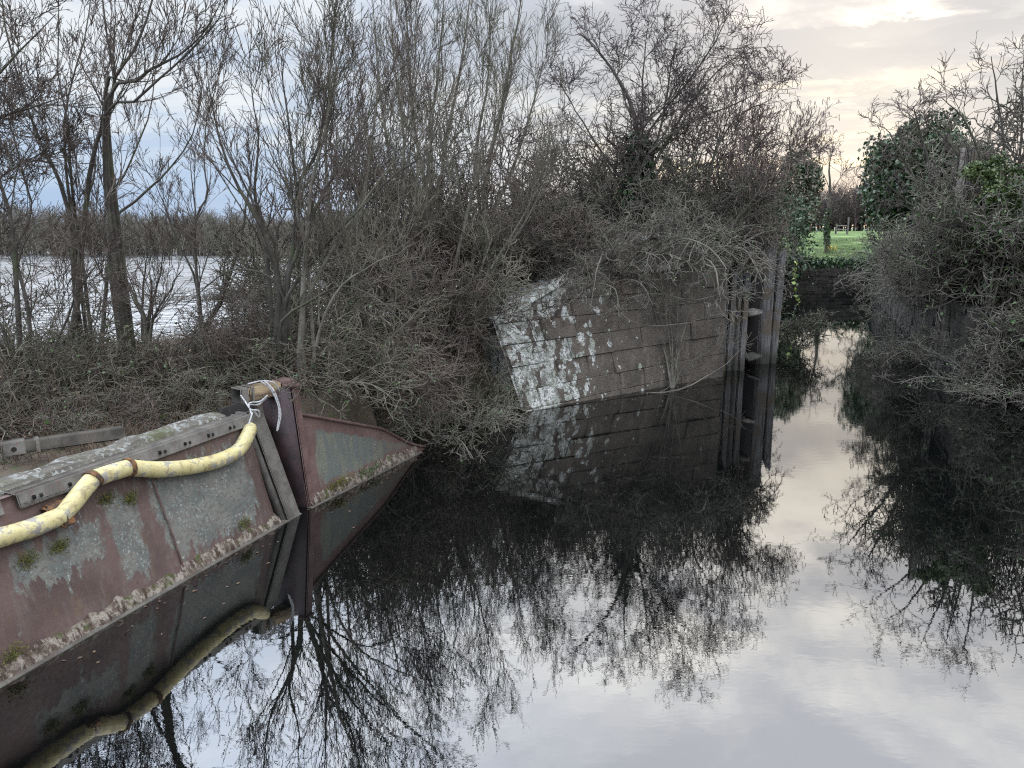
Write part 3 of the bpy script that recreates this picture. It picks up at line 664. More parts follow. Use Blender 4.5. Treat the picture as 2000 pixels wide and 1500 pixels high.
def block_wall(name, label, p0, p1, Hf, mat, off=(0.0, 0.0), course=0.31, seed=0, depth=0.9, tilt=0.0, blk=(0.5, 0.95), cat='lock wall'):
    u = p1 - p0; L = np.linalg.norm(u[:2]); u = np.array([u[0], u[1], 0]) / L
    r = np.random.RandomState(seed)
    def X(s, z, y=0.0):
        k = np.clip(1 - s / L, 0, 1) * (z / 1.5)
        return (s + off[0] * k, y + off[1] * k, z)
    V, Q, tone = [], [], []
    def quad(a, b, c, d): i = len(V); V.extend([a, b, c, d]); Q.append((i, i + 1, i + 2, i + 3))
    zc = -0.35; row = 0
    zmax = max(Hf(0), Hf(L), Hf(L / 2))
    while zc < zmax:
        h = course * (0.85 + 0.3 * r.rand()); s = -r.rand() * 0.4 if row % 2 else 0.0
        while s < L:
            l = blk[0] + (blk[1] - blk[0]) * r.rand(); a, b = max(s, 0), min(s + l, L); s += l
            if a == 0: a += r.rand() * 0.08
            if b - a < 0.05: continue
            z00, z01 = zc + tilt * a, zc + tilt * b; z10, z11 = min(z00 + h, Hf(a)), min(z01 + h, Hf(b))
            if z10 - z00 < 0.04 or z11 - z01 < 0.04: continue
            pr = -0.006 - 0.034 * r.rand(); tw = (r.rand(4) - 0.5) * 0.045; bl = r.rand(); bz = len(Q); gj = 0.018 if 'wing' not in name else 0.026 * max(0.3, 1 - 0.28 * a); g = 0.008; e = 0.016
            o = [X(a, z00, gj + pr * 0.6), X(b, z01, gj + pr * 0.6), X(b, z11, gj + pr * 0.6), X(a, z10, gj + pr * 0.6)]
            f = [X(a + e, z00 + e * .7, pr + tw[0]), X(b - e, z01 + e * .7, pr + tw[1]), X(b - e, z11 - e * .7, pr + tw[2]), X(a + e, z10 - e * .7, pr + tw[3])]
            quad(*f)
            for k in range(4): quad(o[k], o[(k + 1) % 4], f[(k + 1) % 4], f[k])
            tone.extend([bl] * (len(Q) - bz))
        zc += h; row += 1
    n = 24; ss_ = np.linspace(0, L, n)
    for a, b in zip(ss_[:-1], ss_[1:]):                       # rough coping top, with a drop edge, and the back
        quad(X(a, Hf(a), -0.05), X(b, Hf(b), -0.05), X(b, Hf(b) + 0.03, depth), X(a, Hf(a) + 0.03, depth))
        quad(X(a, Hf(a) - 0.10, -0.055), X(b, Hf(b) - 0.10, -0.055), X(b, Hf(b), -0.05), X(a, Hf(a), -0.05))
        quad(X(a, -0.5, 0.022), X(b, -0.5, 0.022), X(b, Hf(b), 0.022), X(a, Hf(a), 0.022))
        quad(X(b, -0.5, depth), X(a, -0.5, depth), X(a, Hf(a) + 0.03, depth), X(b, Hf(b) + 0.03, depth))
    for s in (0.07, L):
        for k in range(6):
            z0, z1 = -0.5 + (Hf(s) + 0.5) * k / 6, -0.5 + (Hf(s) + 0.5) * (k + 1) / 6
            quad(X(s, z0, -0.02), X(s, z1, -0.02), X(s, z1, depth), X(s, z0, depth))
    me = bpy.data.meshes.new(name); me.from_pydata(V, [], Q); me.update()
    at = me.attributes.new('block_tone', 'FLOAT', 'FACE'); at.data.foreach_set('value', np.array(tone + [0.35] * (len(Q) - len(tone)), np.float32))
    o = link_mesh(name, me, mat); o.matrix_world = Matrix(frame(p0, u).tolist())
    return tag(o, label, cat)
uS = SW1 - SW0; LS = np.linalg.norm(uS[:2]); uS = uS / LS
block_wall('stone_wing_wall', 'sloping stone wing wall of large courses blotched white with lichen beside the water', SW0, SW1, lambda s: min(1.60 + 0.42 * s, 3.1), M['lichen_stone'], off=(-0.18, 0.62), seed=3, tilt=0.03, course=0.36, blk=(0.6, 1.1))
LW0 = np.array([6.30, 17.95, 0]); 
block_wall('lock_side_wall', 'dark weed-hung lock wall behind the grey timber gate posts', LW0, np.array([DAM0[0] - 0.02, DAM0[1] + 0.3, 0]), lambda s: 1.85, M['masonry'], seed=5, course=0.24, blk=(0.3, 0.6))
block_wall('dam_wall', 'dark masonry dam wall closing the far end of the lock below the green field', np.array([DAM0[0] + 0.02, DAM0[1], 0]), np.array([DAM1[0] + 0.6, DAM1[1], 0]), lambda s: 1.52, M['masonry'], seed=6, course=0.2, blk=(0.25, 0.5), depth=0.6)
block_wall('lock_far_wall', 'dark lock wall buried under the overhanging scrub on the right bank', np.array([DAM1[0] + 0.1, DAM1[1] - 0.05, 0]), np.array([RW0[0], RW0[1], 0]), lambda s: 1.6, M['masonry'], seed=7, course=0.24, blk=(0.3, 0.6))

# timber lock gate remains
m, t, put = material('gate_timber'); co = t.coord('Object')
g = t.noise(t.vmath('MULTIPLY', co, (16, 16, 1.0)), 1.6, 6, 0.65); n1 = t.noise(co, 3.0, 4)
col = t.mix(t.step(g, 0.35, 0.65), (0.045, 0.044, 0.046), (0.145, 0.142, 0.143)); col = t.mix(t.step(n1, 0.46, 0.62), col, (0.085, 0.068, 0.05)); col = t.mix(t.math('SUBTRACT', 1.0, t.step(t.math('ADD', t.sep(t.pos())[2], t.math('MULTIPLY', n1, 0.5)), 0.3, 0.75)), col, (0.03, 0.03, 0.024))
put(col, 0.85, t.bump(g, 0.8, 0.02)); M['gate_timber'] = m
m, t, put = material('pale_timber'); co = t.coord('Object')
g = t.noise(t.vmath('MULTIPLY', co, (6, 6, 6)), 2.0, 5, 0.65)
put(t.mix(t.step(g, 0.35, 0.6), (0.07, 0.062, 0.055), (0.23, 0.21, 0.19)), 0.85, t.bump(g, 0.6, 0.02)); M['pale_timber'] = m
def worn(parts, Mx, top):
    r = np.random.RandomState(int(top * 100)); Mx = np.array(Mx); out = []
    sk = r.randn(2) * 0.012
    for v, f in parts:
        v = v.copy(); up = v[:, 2] > top - 0.1
        v[up, 2] += 0.16 * np.sin(v[up, 0] * 23 + top) - 0.05
        v[:, 0] += sk[0] * v[:, 2]; v[:, 1] += sk[1] * v[:, 2]
        out.append((v @ Mx[:3, :3].T + Mx[:3, 3], f))
    return out
gate = thing('lock_gate', 'derelict timber lock gate of two tall grey posts with broken cross rails between them', 'lock gate')
gd = np.array([lock_dir[0], lock_dir[1], 0]); 
pA0 = aty(1440, 600, 16.6); pA0[2] = 0; pB0 = aty(1506, 600, 17.5); pB0[2] = 0
fdir = np.array([1, 0.1, 0.]); fdir /= np.linalg.norm(fdir)
MA = frame(pA0, fdir); MB = frame(pB0, fdir)
jag = np.random.RandomState(12)
for k, (x0, x1, top, yy) in enumerate(((-0.40, -0.292, 1.7, 0.08), (-0.29, -0.17, 2.05, 0.05), (-0.166, -0.03, 2.28, 0.035), (-0.027, 0.12, 2.42, 0.02), (0.123, 0.265, 2.30, 0.0))):
    o = link_mesh('post_board', arr_mesh('post_board', worn(box_part(x0, x1, yy, yy + 0.3, -0.5, top, None, 0.018), MA, top)), M['gate_timber'], gate)
o = link_mesh('post', arr_mesh('post', worn(box_part(-0.27, 0.06, 0, 0.32, -0.5, 3.35, None, 0.02), MB, 3.35)), M['gate_timber'], gate)
o = link_mesh('post_board', arr_mesh('post_board', worn(box_part(0.064, 0.25, 0.03, 0.3, -0.5, 2.62, None, 0.015), MB, 2.62)), M['gate_timber'], gate)
for (px, py, hh, mt, tl) in ((1475, 530, 0.12, 'pale_timber', 0.0), (1474, 612, 0.09, 'pale_timber', 0.2), (1473, 700, 0.06, 'gate_timber', 0.3), (1477, 450, 0.14, 'pale_timber', 0.0)):
    c = aty(px, py, 17.0); Mr = frame(c, fdir); Mr[:3, 0] += np.array([0, 0, tl]); 
    link_mesh('cross_rail', arr_mesh('cross_rail', box_part(-0.16, 0.17, -0.05, 0.5, -hh / 2, hh / 2, Mr, 0.015)), M[mt], gate)
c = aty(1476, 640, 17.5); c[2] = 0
link_mesh('gap_shade_board', arr_mesh('gap_shade_board', box_part(-0.26, 0.24, 0.0, 0.1, -0.5, 2.6, frame(c, fdir))), M['dark'], gate)  # near-black sheet painting the shade in the gap between the posts
c = aty(1470, 502, 16.9)
r = np.random.RandomState(2)
tu = link_mesh('grass_tussock', arr_mesh('grass_tussock', tubes(*(lambda n: (np.stack([np.array([c + r.randn(3) * [0.07, 0.05, 0.03]] * 1)[0][None, :] + np.outer(np.linspace(0, 1, 5), r.randn(3) * [0.18, 0.12, 0.08] + [0, 0, 0.12]) + np.array([[0, 0, -0.35 * q * q] for q in np.linspace(0, 1, 5)]) for _ in range(n)]), np.full((n, 5), 0.006)))(160), 3)), M['bracken'])
tag(tu, 'tuft of dead tan grass sprouting between the two gate posts', 'grass tuft')

# ------------------------------------------------------------------ bare trees and scrub
def sprout(rng, P, Rd, n, length, ang, rr, K, wig, up=0.1, tmin=0.25, tmax=1.0, rmin=0.004, fall=0.45, tip=0.4, droop=0.0):
    """n side shoots on every polyline of P: returns their polylines and radii"""
    B, Kp = P.shape[:2]
    t = tmin + (tmax - tmin) * rng.rand(B, n); t = t.ravel(); b = np.repeat(np.arange(B), n)
    f = t * (Kp - 1 - 1e-6); i = f.astype(int); w = (f - i)[:, None]
    S = P[b, i] * (1 - w) + P[b, i + 1] * w
    T = P[b, i + 1] - P[b, i]; T /= np.linalg.norm(T, axis=1, keepdims=True) + 1e-9
    r0 = np.maximum((Rd[b, i] * (1 - w[:, 0]) + Rd[b, i + 1] * w[:, 0]) * rr, rmin)
    q = rng.randn(len(t), 3); q -= (q * T).sum(1, keepdims=True) * T; q /= np.linalg.norm(q, axis=1, keepdims=True) + 1e-9
    a = np.radians(ang[0] + (ang[1] - ang[0]) * rng.rand(len(t)))[:, None]
    d = np.cos(a) * T + np.sin(a) * q; d[:, 2] += up; d /= np.linalg.norm(d, axis=1, keepdims=True)
    L = length * (0.5 + 0.75 * rng.rand(len(t))) * (1 - fall * t)
    return walk(rng, S, d, L, r0, K, wig, up * 0.35 - droop, tip, rmin)
def walk(rng, S, d, L, r0, K, wig, up, tip, rmin=0.004):
    out = [S]; st = (L / (K - 1))[:, None]; d = d.copy(); c = S
    for k in range(K - 1):
        d = d + wig * rng.randn(*d.shape); d[:, 2] += up; d /= np.linalg.norm(d, axis=1, keepdims=True)
        c = c + d * st; out.append(c)
    R = np.maximum(r0[:, None] * np.linspace(1, tip, K)[None, :], rmin * 0.8)
    return np.stack(out, 1), R
def stack_paths(paths, K=14):
    P, Rr = [], []
    for pts, ra, rb in paths:
        P.append(smooth_path(pts, K)); Rr.append(ra + (rb * 0.45 - ra) * np.linspace(0, 1, K) ** 0.75)
    return np.stack(P), np.stack(Rr)
HABIT = {   # successive orders of shoots: count, length, angle, radius ratio, points, wiggle, upward pull, tmin
    'willow':   [dict(n=10, length=2.2, ang=(16, 38), rr=0.45, K=9, wig=0.08, up=0.24, tmin=0.2, fall=0.3), dict(n=6, length=1.15, ang=(18, 42), rr=0.55, K=7, wig=0.10, up=0.16, tmin=0.12, fall=0.3), dict(n=4, length=0.62, ang=(18, 45), rr=0.65, K=5, wig=0.12, up=0.12, tmin=0.1), dict(n=2, length=0.28, ang=(18, 45), rr=0.8, K=3, wig=0.1, up=0.08, tmin=0.1)],
    'alder':    [dict(n=13, length=1.55, ang=(26, 55), rr=0.42, K=8, wig=0.10, up=0.16, tmin=0.22, fall=0.3), dict(n=6, length=0.9, ang=(25, 55), rr=0.55, K=6, wig=0.13, up=0.12, tmin=0.12, fall=0.3), dict(n=4, length=0.5, ang=(25, 55), rr=0.65, K=4, wig=0.14, up=0.1, tmin=0.1), dict(n=1, length=0.24, ang=(25, 55), rr=0.8, K=3, wig=0.1, up=0.04, tmin=0.1)],
    'poplar':   [dict(n=14, length=2.9, ang=(14, 32), rr=0.42, K=9, wig=0.06, up=0.22, tmin=0.22), dict(n=10, length=1.35, ang=(18, 40), rr=0.55, K=6, wig=0.09, up=0.16, tmin=0.15), dict(n=7, length=0.65, ang=(20, 48), rr=0.65, K=4, wig=0.1, up=0.14, tmin=0.12)],
    'hawthorn': [dict(n=15, length=1.7, ang=(28, 62), rr=0.5, K=10, wig=0.17, up=0.09, tmin=0.2), dict(n=9, length=0.85, ang=(28, 68), rr=0.6, K=7, wig=0.21, up=0.07, tmin=0.12), dict(n=5, length=0.42, ang=(30, 75), rr=0.65, K=5, wig=0.22, up=0.05, tmin=0.1), dict(n=1, length=0.14, ang=(40, 80), rr=0.85, K=3, wig=0.1, up=0.03, tmin=0.1)],
    'bramble':  [dict(n=7, length=1.0, ang=(25, 70), rr=0.75, K=10, wig=0.17, up=0.02, tmin=0.15), dict(n=5, length=0.6, ang=(30, 80), rr=0.8, K=7, wig=0.22, up=-0.02, tmin=0.1), dict(n=2, length=0.34, ang=(30, 80), rr=0.85, K=5, wig=0.26, up=0.0, tmin=0.1)],
    'scrub':    [dict(n=9, length=1.1, ang=(22, 55), rr=0.6, K=9, wig=0.15, up=0.09, tmin=0.12), dict(n=6, length=0.66, ang=(25, 65), rr=0.7, K=7, wig=0.2, up=0.05, tmin=0.1), dict(n=3, length=0.38, ang=(25, 70), rr=0.8, K=5, wig=0.25, up=0.03, tmin=0.1)],
    'thorn':    [dict(n=11, length=1.2, ang=(30, 65), rr=0.6, K=10, wig=0.24, up=0.04, tmin=0.15), dict(n=7, length=0.7, ang=(30, 75), rr=0.7, K=7, wig=0.28, up=0.03, tmin=0.1), dict(n=3, length=0.36, ang=(35, 85), rr=0.8, K=5, wig=0.3, up=0.02, tmin=0.1)],
}
def grow(rng, P, Rd, habit, scale=1.0, dens=1.0, rmin=0.0042):
    """returns (wood parts, twig parts, last order polylines)"""
    wood = tubes(P, Rd, 7); twigs = []
    cur, cr = P, Rd
    for k, h in enumerate(HABIT[habit]):
        h = dict(h); h['n'] = max(1, int(round(h['n'] * (dens if k < 3 else 1)))); h['length'] *= scale
        cur, cr = sprout(rng, cur, cr, rmin=rmin, **h)
        if k == 0: wood += tubes(cur, cr, 5)
        else: twigs += tubes(cur, cr, 3)
    return wood, twigs, cur
def tree(name, label, cat, paths, habit, bark, twig, seed, scale=1.0, dens=1.0, group=None, rmin=0.0042, extra=None, K=14, wob=0.02):
    rng = np.random.RandomState(seed)
    P, Rd = stack_paths(paths, K)
    P = P + np.cumsum(rng.randn(*P.shape) * wob, 1) * np.linspace(0, 1, K)[None, :, None]
    base = P[0, 0].copy()
    t = thing(name, label, cat, tuple(base), group)
    wood, twigs, last = grow(rng, P - base, Rd, habit, scale, dens, rmin)
    link_mesh('trunk', arr_mesh('trunk', wood), M[bark], t)
    link_mesh('crown', arr_mesh('crown', twigs), M[twig], t)
    if extra: extra(t, rng, P - base, last)
    return t
def st(pts, Y, ra, rb, dY=None, sink=0.0):
    """a stem through places seen in the photograph, Y metres ahead, drifting by dY from foot to tip"""
    n = len(pts); dY = dY or 0.0
    q = [aty(px, py, Y + dY * k / (n - 1)) for k, (px, py) in enumerate(pts)]
    g = gz(q[0][0], q[0][1]); q[0][2] = min(q[0][2], g) if q[0][2] - g < 0.8 else q[0][2]
    if q[0][2] > g: q.insert(0, np.array([q[0][0] + 0.02, q[0][1], g - 0.05]))
    else: q[0][2] = g - 0.08
    return (q, ra, rb)
def catkins(n, size):
    def f(t, rng, P, last):
        tips = last[rng.choice(len(last), min(n, len(last)), False), -1]
        L = size * (0.6 + 0.7 * rng.rand(len(tips)))
        Pc = np.stack([tips, tips + np.stack([rng.randn(len(tips)) * 0.01, rng.randn(len(tips)) * 0.01, -L * 0.5], -1), tips + np.stack([rng.randn(len(tips)) * 0.015, rng.randn(len(tips)) * 0.015, -L], -1)], 1)
        link_mesh('catkins', arr_mesh('catkins', tubes(Pc, np.tile([[0.006, 0.009, 0.005]], (len(tips), 1)), 4)), M['catkin'], t)['kind'] = 'stuff'
    return f
def ivy_on(z0, z1, n, size, spread, stems=None, mat='ivy', name='ivy'):
    def f(t, rng, P, last):
        idx = stems if stems is not None else range(len(P)); C = []
        for i in idx:
            p = P[i]; sel = (p[:, 2] >= z0) & (p[:, 2] <= z1); p = p[sel]
            if len(p) < 2: continue
            k = rng.randint(0, len(p) - 1, n); w = rng.rand(n, 1)
            c = p[k] * (1 - w) + p[k + 1] * w
            d = rng.randn(n, 3); d[:, 2] *= 0.6; d /= np.linalg.norm(d, axis=1, keepdims=True)
            lump = 0.45 + 0.9 * vnoise(c[:, 2] * 3 + d[:, 0] * 1.3, d[:, 1] * 1.5, 0.6, 5)
            C.append(c + d * (spread * lump * rng.rand(n) ** 0.4)[:, None])
        link_mesh(name, arr_mesh(name, leaves(rng, np.concatenate(C), size, 0, hang=0.5)), M[mat], t)
    return f
def both(*fs):
    def f(*a):
        for g in fs: g(*a)
    return f

# --- left bank, nearest first
tree('alder_tree', 'crooked slim tree with many stems, leftmost of all, rising beside the iron-shod baulk', 'tree',
     [st([(20, 860), (36, 700), (22, 470), (-10, 330), (-40, 200)], 8.6, 0.05, 0.014), st([(36, 840), (60, 640), (30, 500), (62, 420), (20, 250)], 8.8, 0.035, 0.012, 0.5),
      st([(5, 850), (15, 700), (-20, 600), (-90, 480)], 8.5, 0.03, 0.01), st([(60, 850), (95, 700), (150, 560), (190, 500)], 8.7, 0.024, 0.008, -0.3)], 'alder', 'bark_dark', 'twig_brown', 1, 0.62, 0.95)
tree('overhanging_tree', 'fine drooping twigs of a tree reaching in from beyond the top corner over the lake', 'tree',
     [st([(-190, 820), (-170, 500), (-90, 260), (0, 140), (120, 20)], 9.2, 0.06, 0.01), st([(-180, 820), (-140, 420), (-60, 270), (60, 215), (150, 190)], 9.0, 0.04, 0.008), st([(-180, 820), (-150, 560), (-50, 400), (40, 330), (110, 285)], 9.3, 0.04, 0.008)], 'alder', 'bark_dark', 'twig_brown', 2, 0.5, 1.2)
tree('leaning_willow', 'tall twin-forked willow leaning right with long arching upper boughs, seen against the lake', 'tree',
     [st([(118, 770), (150, 600), (163, 450), (182, 300), (210, 215), (226, 150), (210, 60), (200, -120)], 9.9, 0.052, 0.016),
      st([(210, 222), (232, 150), (275, 80), (300, -10), (310, -130)], 9.9, 0.035, 0.014), st([(205, 240), (270, 150), (340, 105), (400, 55), (440, -20)], 9.8, 0.034, 0.01, -0.5),
      st([(200, 265), (270, 200), (340, 140), (420, 65), (470, 0)], 9.7, 0.03, 0.008, -0.4),
      st([(150, 590), (140, 440), (112, 330), (70, 240), (20, 60), (0, -60)], 10.0, 0.05, 0.012, 0.4), st([(140, 430), (125, 330), (120, 200), (150, 60), (150, -80)], 10.1, 0.03, 0.01, 0.5),
      st([(158, 500), (135, 380), (118, 230), (95, 120), (85, -60)], 10.2, 0.03, 0.01)], 'willow', 'bark_dark', 'twig_brown', 3, 0.5, 0.8)
tree('straight_willow', 'straight dark-stemmed tree standing just behind the leaning willow', 'tree',
     [st([(188, 720), (205, 590), (214, 440), (205, 250), (220, 130), (215, -40)], 11.6, 0.042, 0.013), st([(212, 470), (270, 390), (330, 330), (372, 250), (385, 150)], 11.5, 0.035, 0.009), st([(212, 430), (250, 330), (300, 210), (310, 90)], 11.8, 0.03, 0.009, 0.5), st([(210, 480), (180, 400), (150, 330), (160, 200)], 11.8, 0.025, 0.009, 0.4)], 'willow', 'bark_dark', 'twig_purple', 4, 0.48, 0.8)
tree('low_sallow', 'small many-stemmed sallow with a short stub trunk silhouetted against the bright lake', 'shrub',
     [st([(284, 690), (286, 630), (262, 570), (238, 520)], 14.2, 0.07, 0.012), st([(286, 690), (290, 620), (300, 560), (312, 480)], 14.2, 0.06, 0.012), st([(288, 690), (300, 620), (335, 570), (365, 520)], 14.2, 0.045, 0.01), st([(282, 690), (276, 600), (278, 520), (270, 450)], 14.3, 0.04, 0.01)], 'willow', 'bark_dark', 'twig_brown', 5, 0.5, 0.7)
tree('forked_sallow', 'dark Y-forked sallow between the stub sallow and the big spreading willow', 'tree',
     [st([(392, 710), (400, 650), (432, 590), (465, 480), (480, 400), (500, 280)], 12.6, 0.07, 0.014), st([(396, 690), (392, 610), (384, 520), (378, 420), (365, 300)], 12.6, 0.05, 0.012), st([(384, 560), (352, 480), (322, 400), (290, 330)], 12.7, 0.03, 0.009), st([(380, 460), (410, 380), (405, 290), (420, 200)], 12.6, 0.03, 0.009)], 'willow', 'bark_dark', 'twig_brown', 6, 0.48, 0.85)
tree('spreading_willow', 'big spreading willow with a dark double trunk behind the steel wall, its boughs fanning right', 'tree',
     [st([(540, 770), (540, 650), (545, 560), (520, 470), (478, 390), (440, 290), (420, 180)], 9.9, 0.068, 0.014), st([(546, 770), (553, 600), (575, 480), (582, 370), (570, 260), (555, 120)], 9.9, 0.056, 0.013),
      st([(560, 560), (600, 440), (640, 350), (700, 250), (770, 150)], 9.8, 0.04, 0.01), st([(556, 600), (620, 500), (690, 420), (780, 340), (850, 290)], 9.7, 0.035, 0.009, -0.5),
      st([(520, 470), (500, 380), (500, 270), (480, 160)], 10, 0.04, 0.012), st([(580, 400), (620, 300), (640, 190), (660, 80)], 10, 0.035, 0.011), st([(545, 640), (600, 590), (680, 560), (760, 600), (830, 690)], 9.6, 0.03, 0.008, -0.6),
      st([(550, 570), (470, 520), (400, 545), (330, 590)], 9.8, 0.028, 0.008, -0.3)], 'willow', 'bark_dark', 'twig_brown', 7, 0.66, 0.85)
tree('pale_stem_willow', 'slimmer willow with a pale lichened stem close beside the big spreading willow', 'tree',
     [st([(585, 770), (588, 650), (596, 520), (612, 380), (640, 250), (650, 100)], 9.5, 0.055, 0.012), st([(590, 620), (650, 490), (720, 390), (800, 300), (860, 230)], 9.5, 0.035, 0.009), st([(590, 650), (640, 600), (720, 510), (820, 460)], 9.4, 0.03, 0.008, -0.4), st([(600, 500), (580, 400), (600, 290), (590, 180)], 9.6, 0.028, 0.01)], 'willow', 'bark_grey', 'twig_olive', 8, 0.55, 0.8)
tree('mid_willow', 'bushy upright willow filling the middle of the bank left of the tall poplars', 'tree',
     [st([(690, 640), (700, 480), (720, 330), (735, 200), (740, 70)], 13.5, 0.06, 0.012), st([(690, 640), (660, 480), (640, 320), (650, 180), (640, 60)], 13.4, 0.05, 0.01), st([(695, 640), (760, 470), (790, 330), (800, 200)], 13.2, 0.05, 0.01), st([(690, 640), (720, 500), (680, 300), (690, 150)], 13.8, 0.04, 0.01)], 'willow', 'bark_grey', 'twig_brown', 9, 0.88, 1.0)
tree('rear_willow', 'tangled brown willow in front of the poplars, thick with fine twigs', 'tree',
     [st([(850, 640), (840, 480), (830, 340), (850, 220)], 13.6, 0.06, 0.012), st([(850, 640), (900, 470), (930, 340), (945, 230)], 13.4, 0.05, 0.01), st([(850, 640), (790, 490), (760, 380), (770, 280)], 13.9, 0.045, 0.01), st([(860, 640), (960, 520), (1020, 420), (1060, 330)], 13.2, 0.04, 0.01)], 'willow', 'bark_grey', 'twig_olive', 10, 0.88, 1.0)
for k, (label, pts) in enumerate((
    ('tallest bare poplar, its stems rising out of the top of the view', [[(850, 560), (842, 300), (860, 120), (870, -60)], [(850, 500), (870, 280), (905, 100), (925, -80)], [(845, 450), (812, 260), (800, 100), (790, -40)]]),
    ('thin bare poplar with feathery upswept twigs on the right of the tallest poplar', [[(945, 560), (950, 350), (985, 200), (1010, 60), (1035, -60)], [(945, 500), (930, 300), (955, 150), (950, 0)], [(950, 450), (1000, 330), (1040, 200), (1062, 110)]]),
    ('thin bare poplar with feathery upswept twigs on the left of the tallest poplar', [[(770, 560), (760, 320), (735, 150), (720, -40)], [(770, 500), (790, 300), (770, 130), (762, -30)]]))):
    tree('poplar_tree', label, 'tree', [st(p, 22.0 + k * 1.5, 0.11, 0.02) for p in pts], 'poplar', 'bark_grey', 'twig_olive', 20 + k, 0.85, 0.72, 'tall poplars behind the bank', rmin=0.007)
# hawthorn over the stone wall, hazel and sapling
tree('hawthorn_tree', 'wide flat-topped hawthorn with an ivy-clad trunk above the stone wall', 'tree',
     [st([(1236, 520), (1240, 400), (1250, 300), (1235, 200), (1190, 120), (1140, 60)], 16.6, 0.12, 0.02), st([(1250, 420), (1285, 260), (1300, 160), (1320, 60)], 16.6, 0.06, 0.015), st([(1255, 380), (1330, 230), (1400, 140), (1480, 90)], 16.5, 0.055, 0.012),
      st([(1240, 400), (1180, 300), (1130, 220), (1105, 170)], 16.6, 0.05, 0.012), st([(1250, 330), (1350, 240), (1440, 210), (1520, 180)], 16.3, 0.045, 0.012), st([(1245, 330), (1255, 200), (1260, 110), (1270, 30)], 16.9, 0.05, 0.012), st([(1240, 450), (1160, 390), (1100, 330), (1070, 290)], 16.4, 0.04, 0.012),
      st([(1250, 300), (1360, 150), (1410, 80), (1430, 30)], 16.9, 0.04, 0.012)], 'hawthorn', 'bark_dark', 'twig_purple', 31, 0.92, 0.85, rmin=0.0062,
     extra=ivy_on(0.6, 3.1, 1500, 0.10, 0.42, (0,), 'ivy'))
tree('hazel_bush', 'hazel hung with purple-brown catkins leaning out over the timber gate posts', 'shrub',
     [st([(1340, 520), (1390, 470), (1440, 430), (1480, 380), (1510, 330), (1545, 270)], 17.2, 0.06, 0.014, -2.4), st([(1385, 520), (1382, 400), (1400, 300), (1450, 220), (1540, 190)], 17.5, 0.05, 0.01), st([(1380, 520), (1420, 380), (1480, 290), (1560, 270)], 17.5, 0.04, 0.01),
      st([(1390, 520), (1340, 380), (1330, 280), (1350, 220)], 17.5, 0.04, 0.01), st([(1385, 520), (1440, 400), (1500, 340), (1530, 300)], 17.5, 0.035, 0.01), st([(1380, 520), (1385, 350), (1420, 250), (1440, 200)], 17.5, 0.03, 0.01)], 'alder', 'bark_grey', 'twig_brown', 32, 0.8, 0.85, rmin=0.0055, extra=catkins(2600, 0.10))
tree('wall_sapling', 'bunch of thin grey saplings sprouting from the foot of the stone wall at the waterline', 'shrub',
     [(lambda q: ([np.array(atz(1312, 757, 0.0)) + [0.0, -0.06, -0.1]] + [aty(px, py, 15.0) for px, py in q], ra, 0.006))(q) for q, ra in (
      ([(1300, 690), (1282, 600), (1262, 470)], 0.03), ([(1315, 690), (1312, 580), (1322, 440)], 0.032), ([(1325, 690), (1345, 610), (1385, 500)], 0.03), ([(1310, 690), (1298, 560), (1290, 400)], 0.026), ([(1322, 690), (1330, 590), (1352, 450)], 0.026), ([(1303, 700), (1262, 630), (1225, 520)], 0.022), ([(1330, 720), (1375, 690), (1420, 660)], 0.014), ([(1305, 720), (1250, 690), (1220, 640)], 0.014))], 'scrub', 'bark_grey', 'twig_grey', 33, 0.85, 0.6)
tree('fallen_branch', 'bare fallen branch drooping along the foot of the stone wall just above the water', 'branch',
     [([aty(1190, 770, 14.2), aty(1260, 768, 14.3), aty(1330, 758, 14.3), aty(1400, 722, 14.6), aty(1440, 690, 15.0), aty(1470, 645, 15.4)], 0.026, 0.008)], 'scrub', 'twig_grey', 'twig_grey', 34, 0.55, 0.5)
tree('reaching_bough', 'long pale bare bough stretching sideways across the upper part of the stone wall', 'branch',
     [([aty(1105, 575, 15.2), aty(1190, 590, 14.7), aty(1270, 572, 14.6), aty(1360, 585, 14.9), aty(1440, 560, 15.3), aty(1490, 580, 15.6)], 0.024, 0.008), ([aty(1190, 590, 14.7), aty(1240, 630, 14.4), aty(1330, 640, 14.4), aty(1400, 625, 14.8)], 0.015, 0.006)], 'scrub', 'twig_grey', 'twig_grey', 35, 0.45, 0.5)
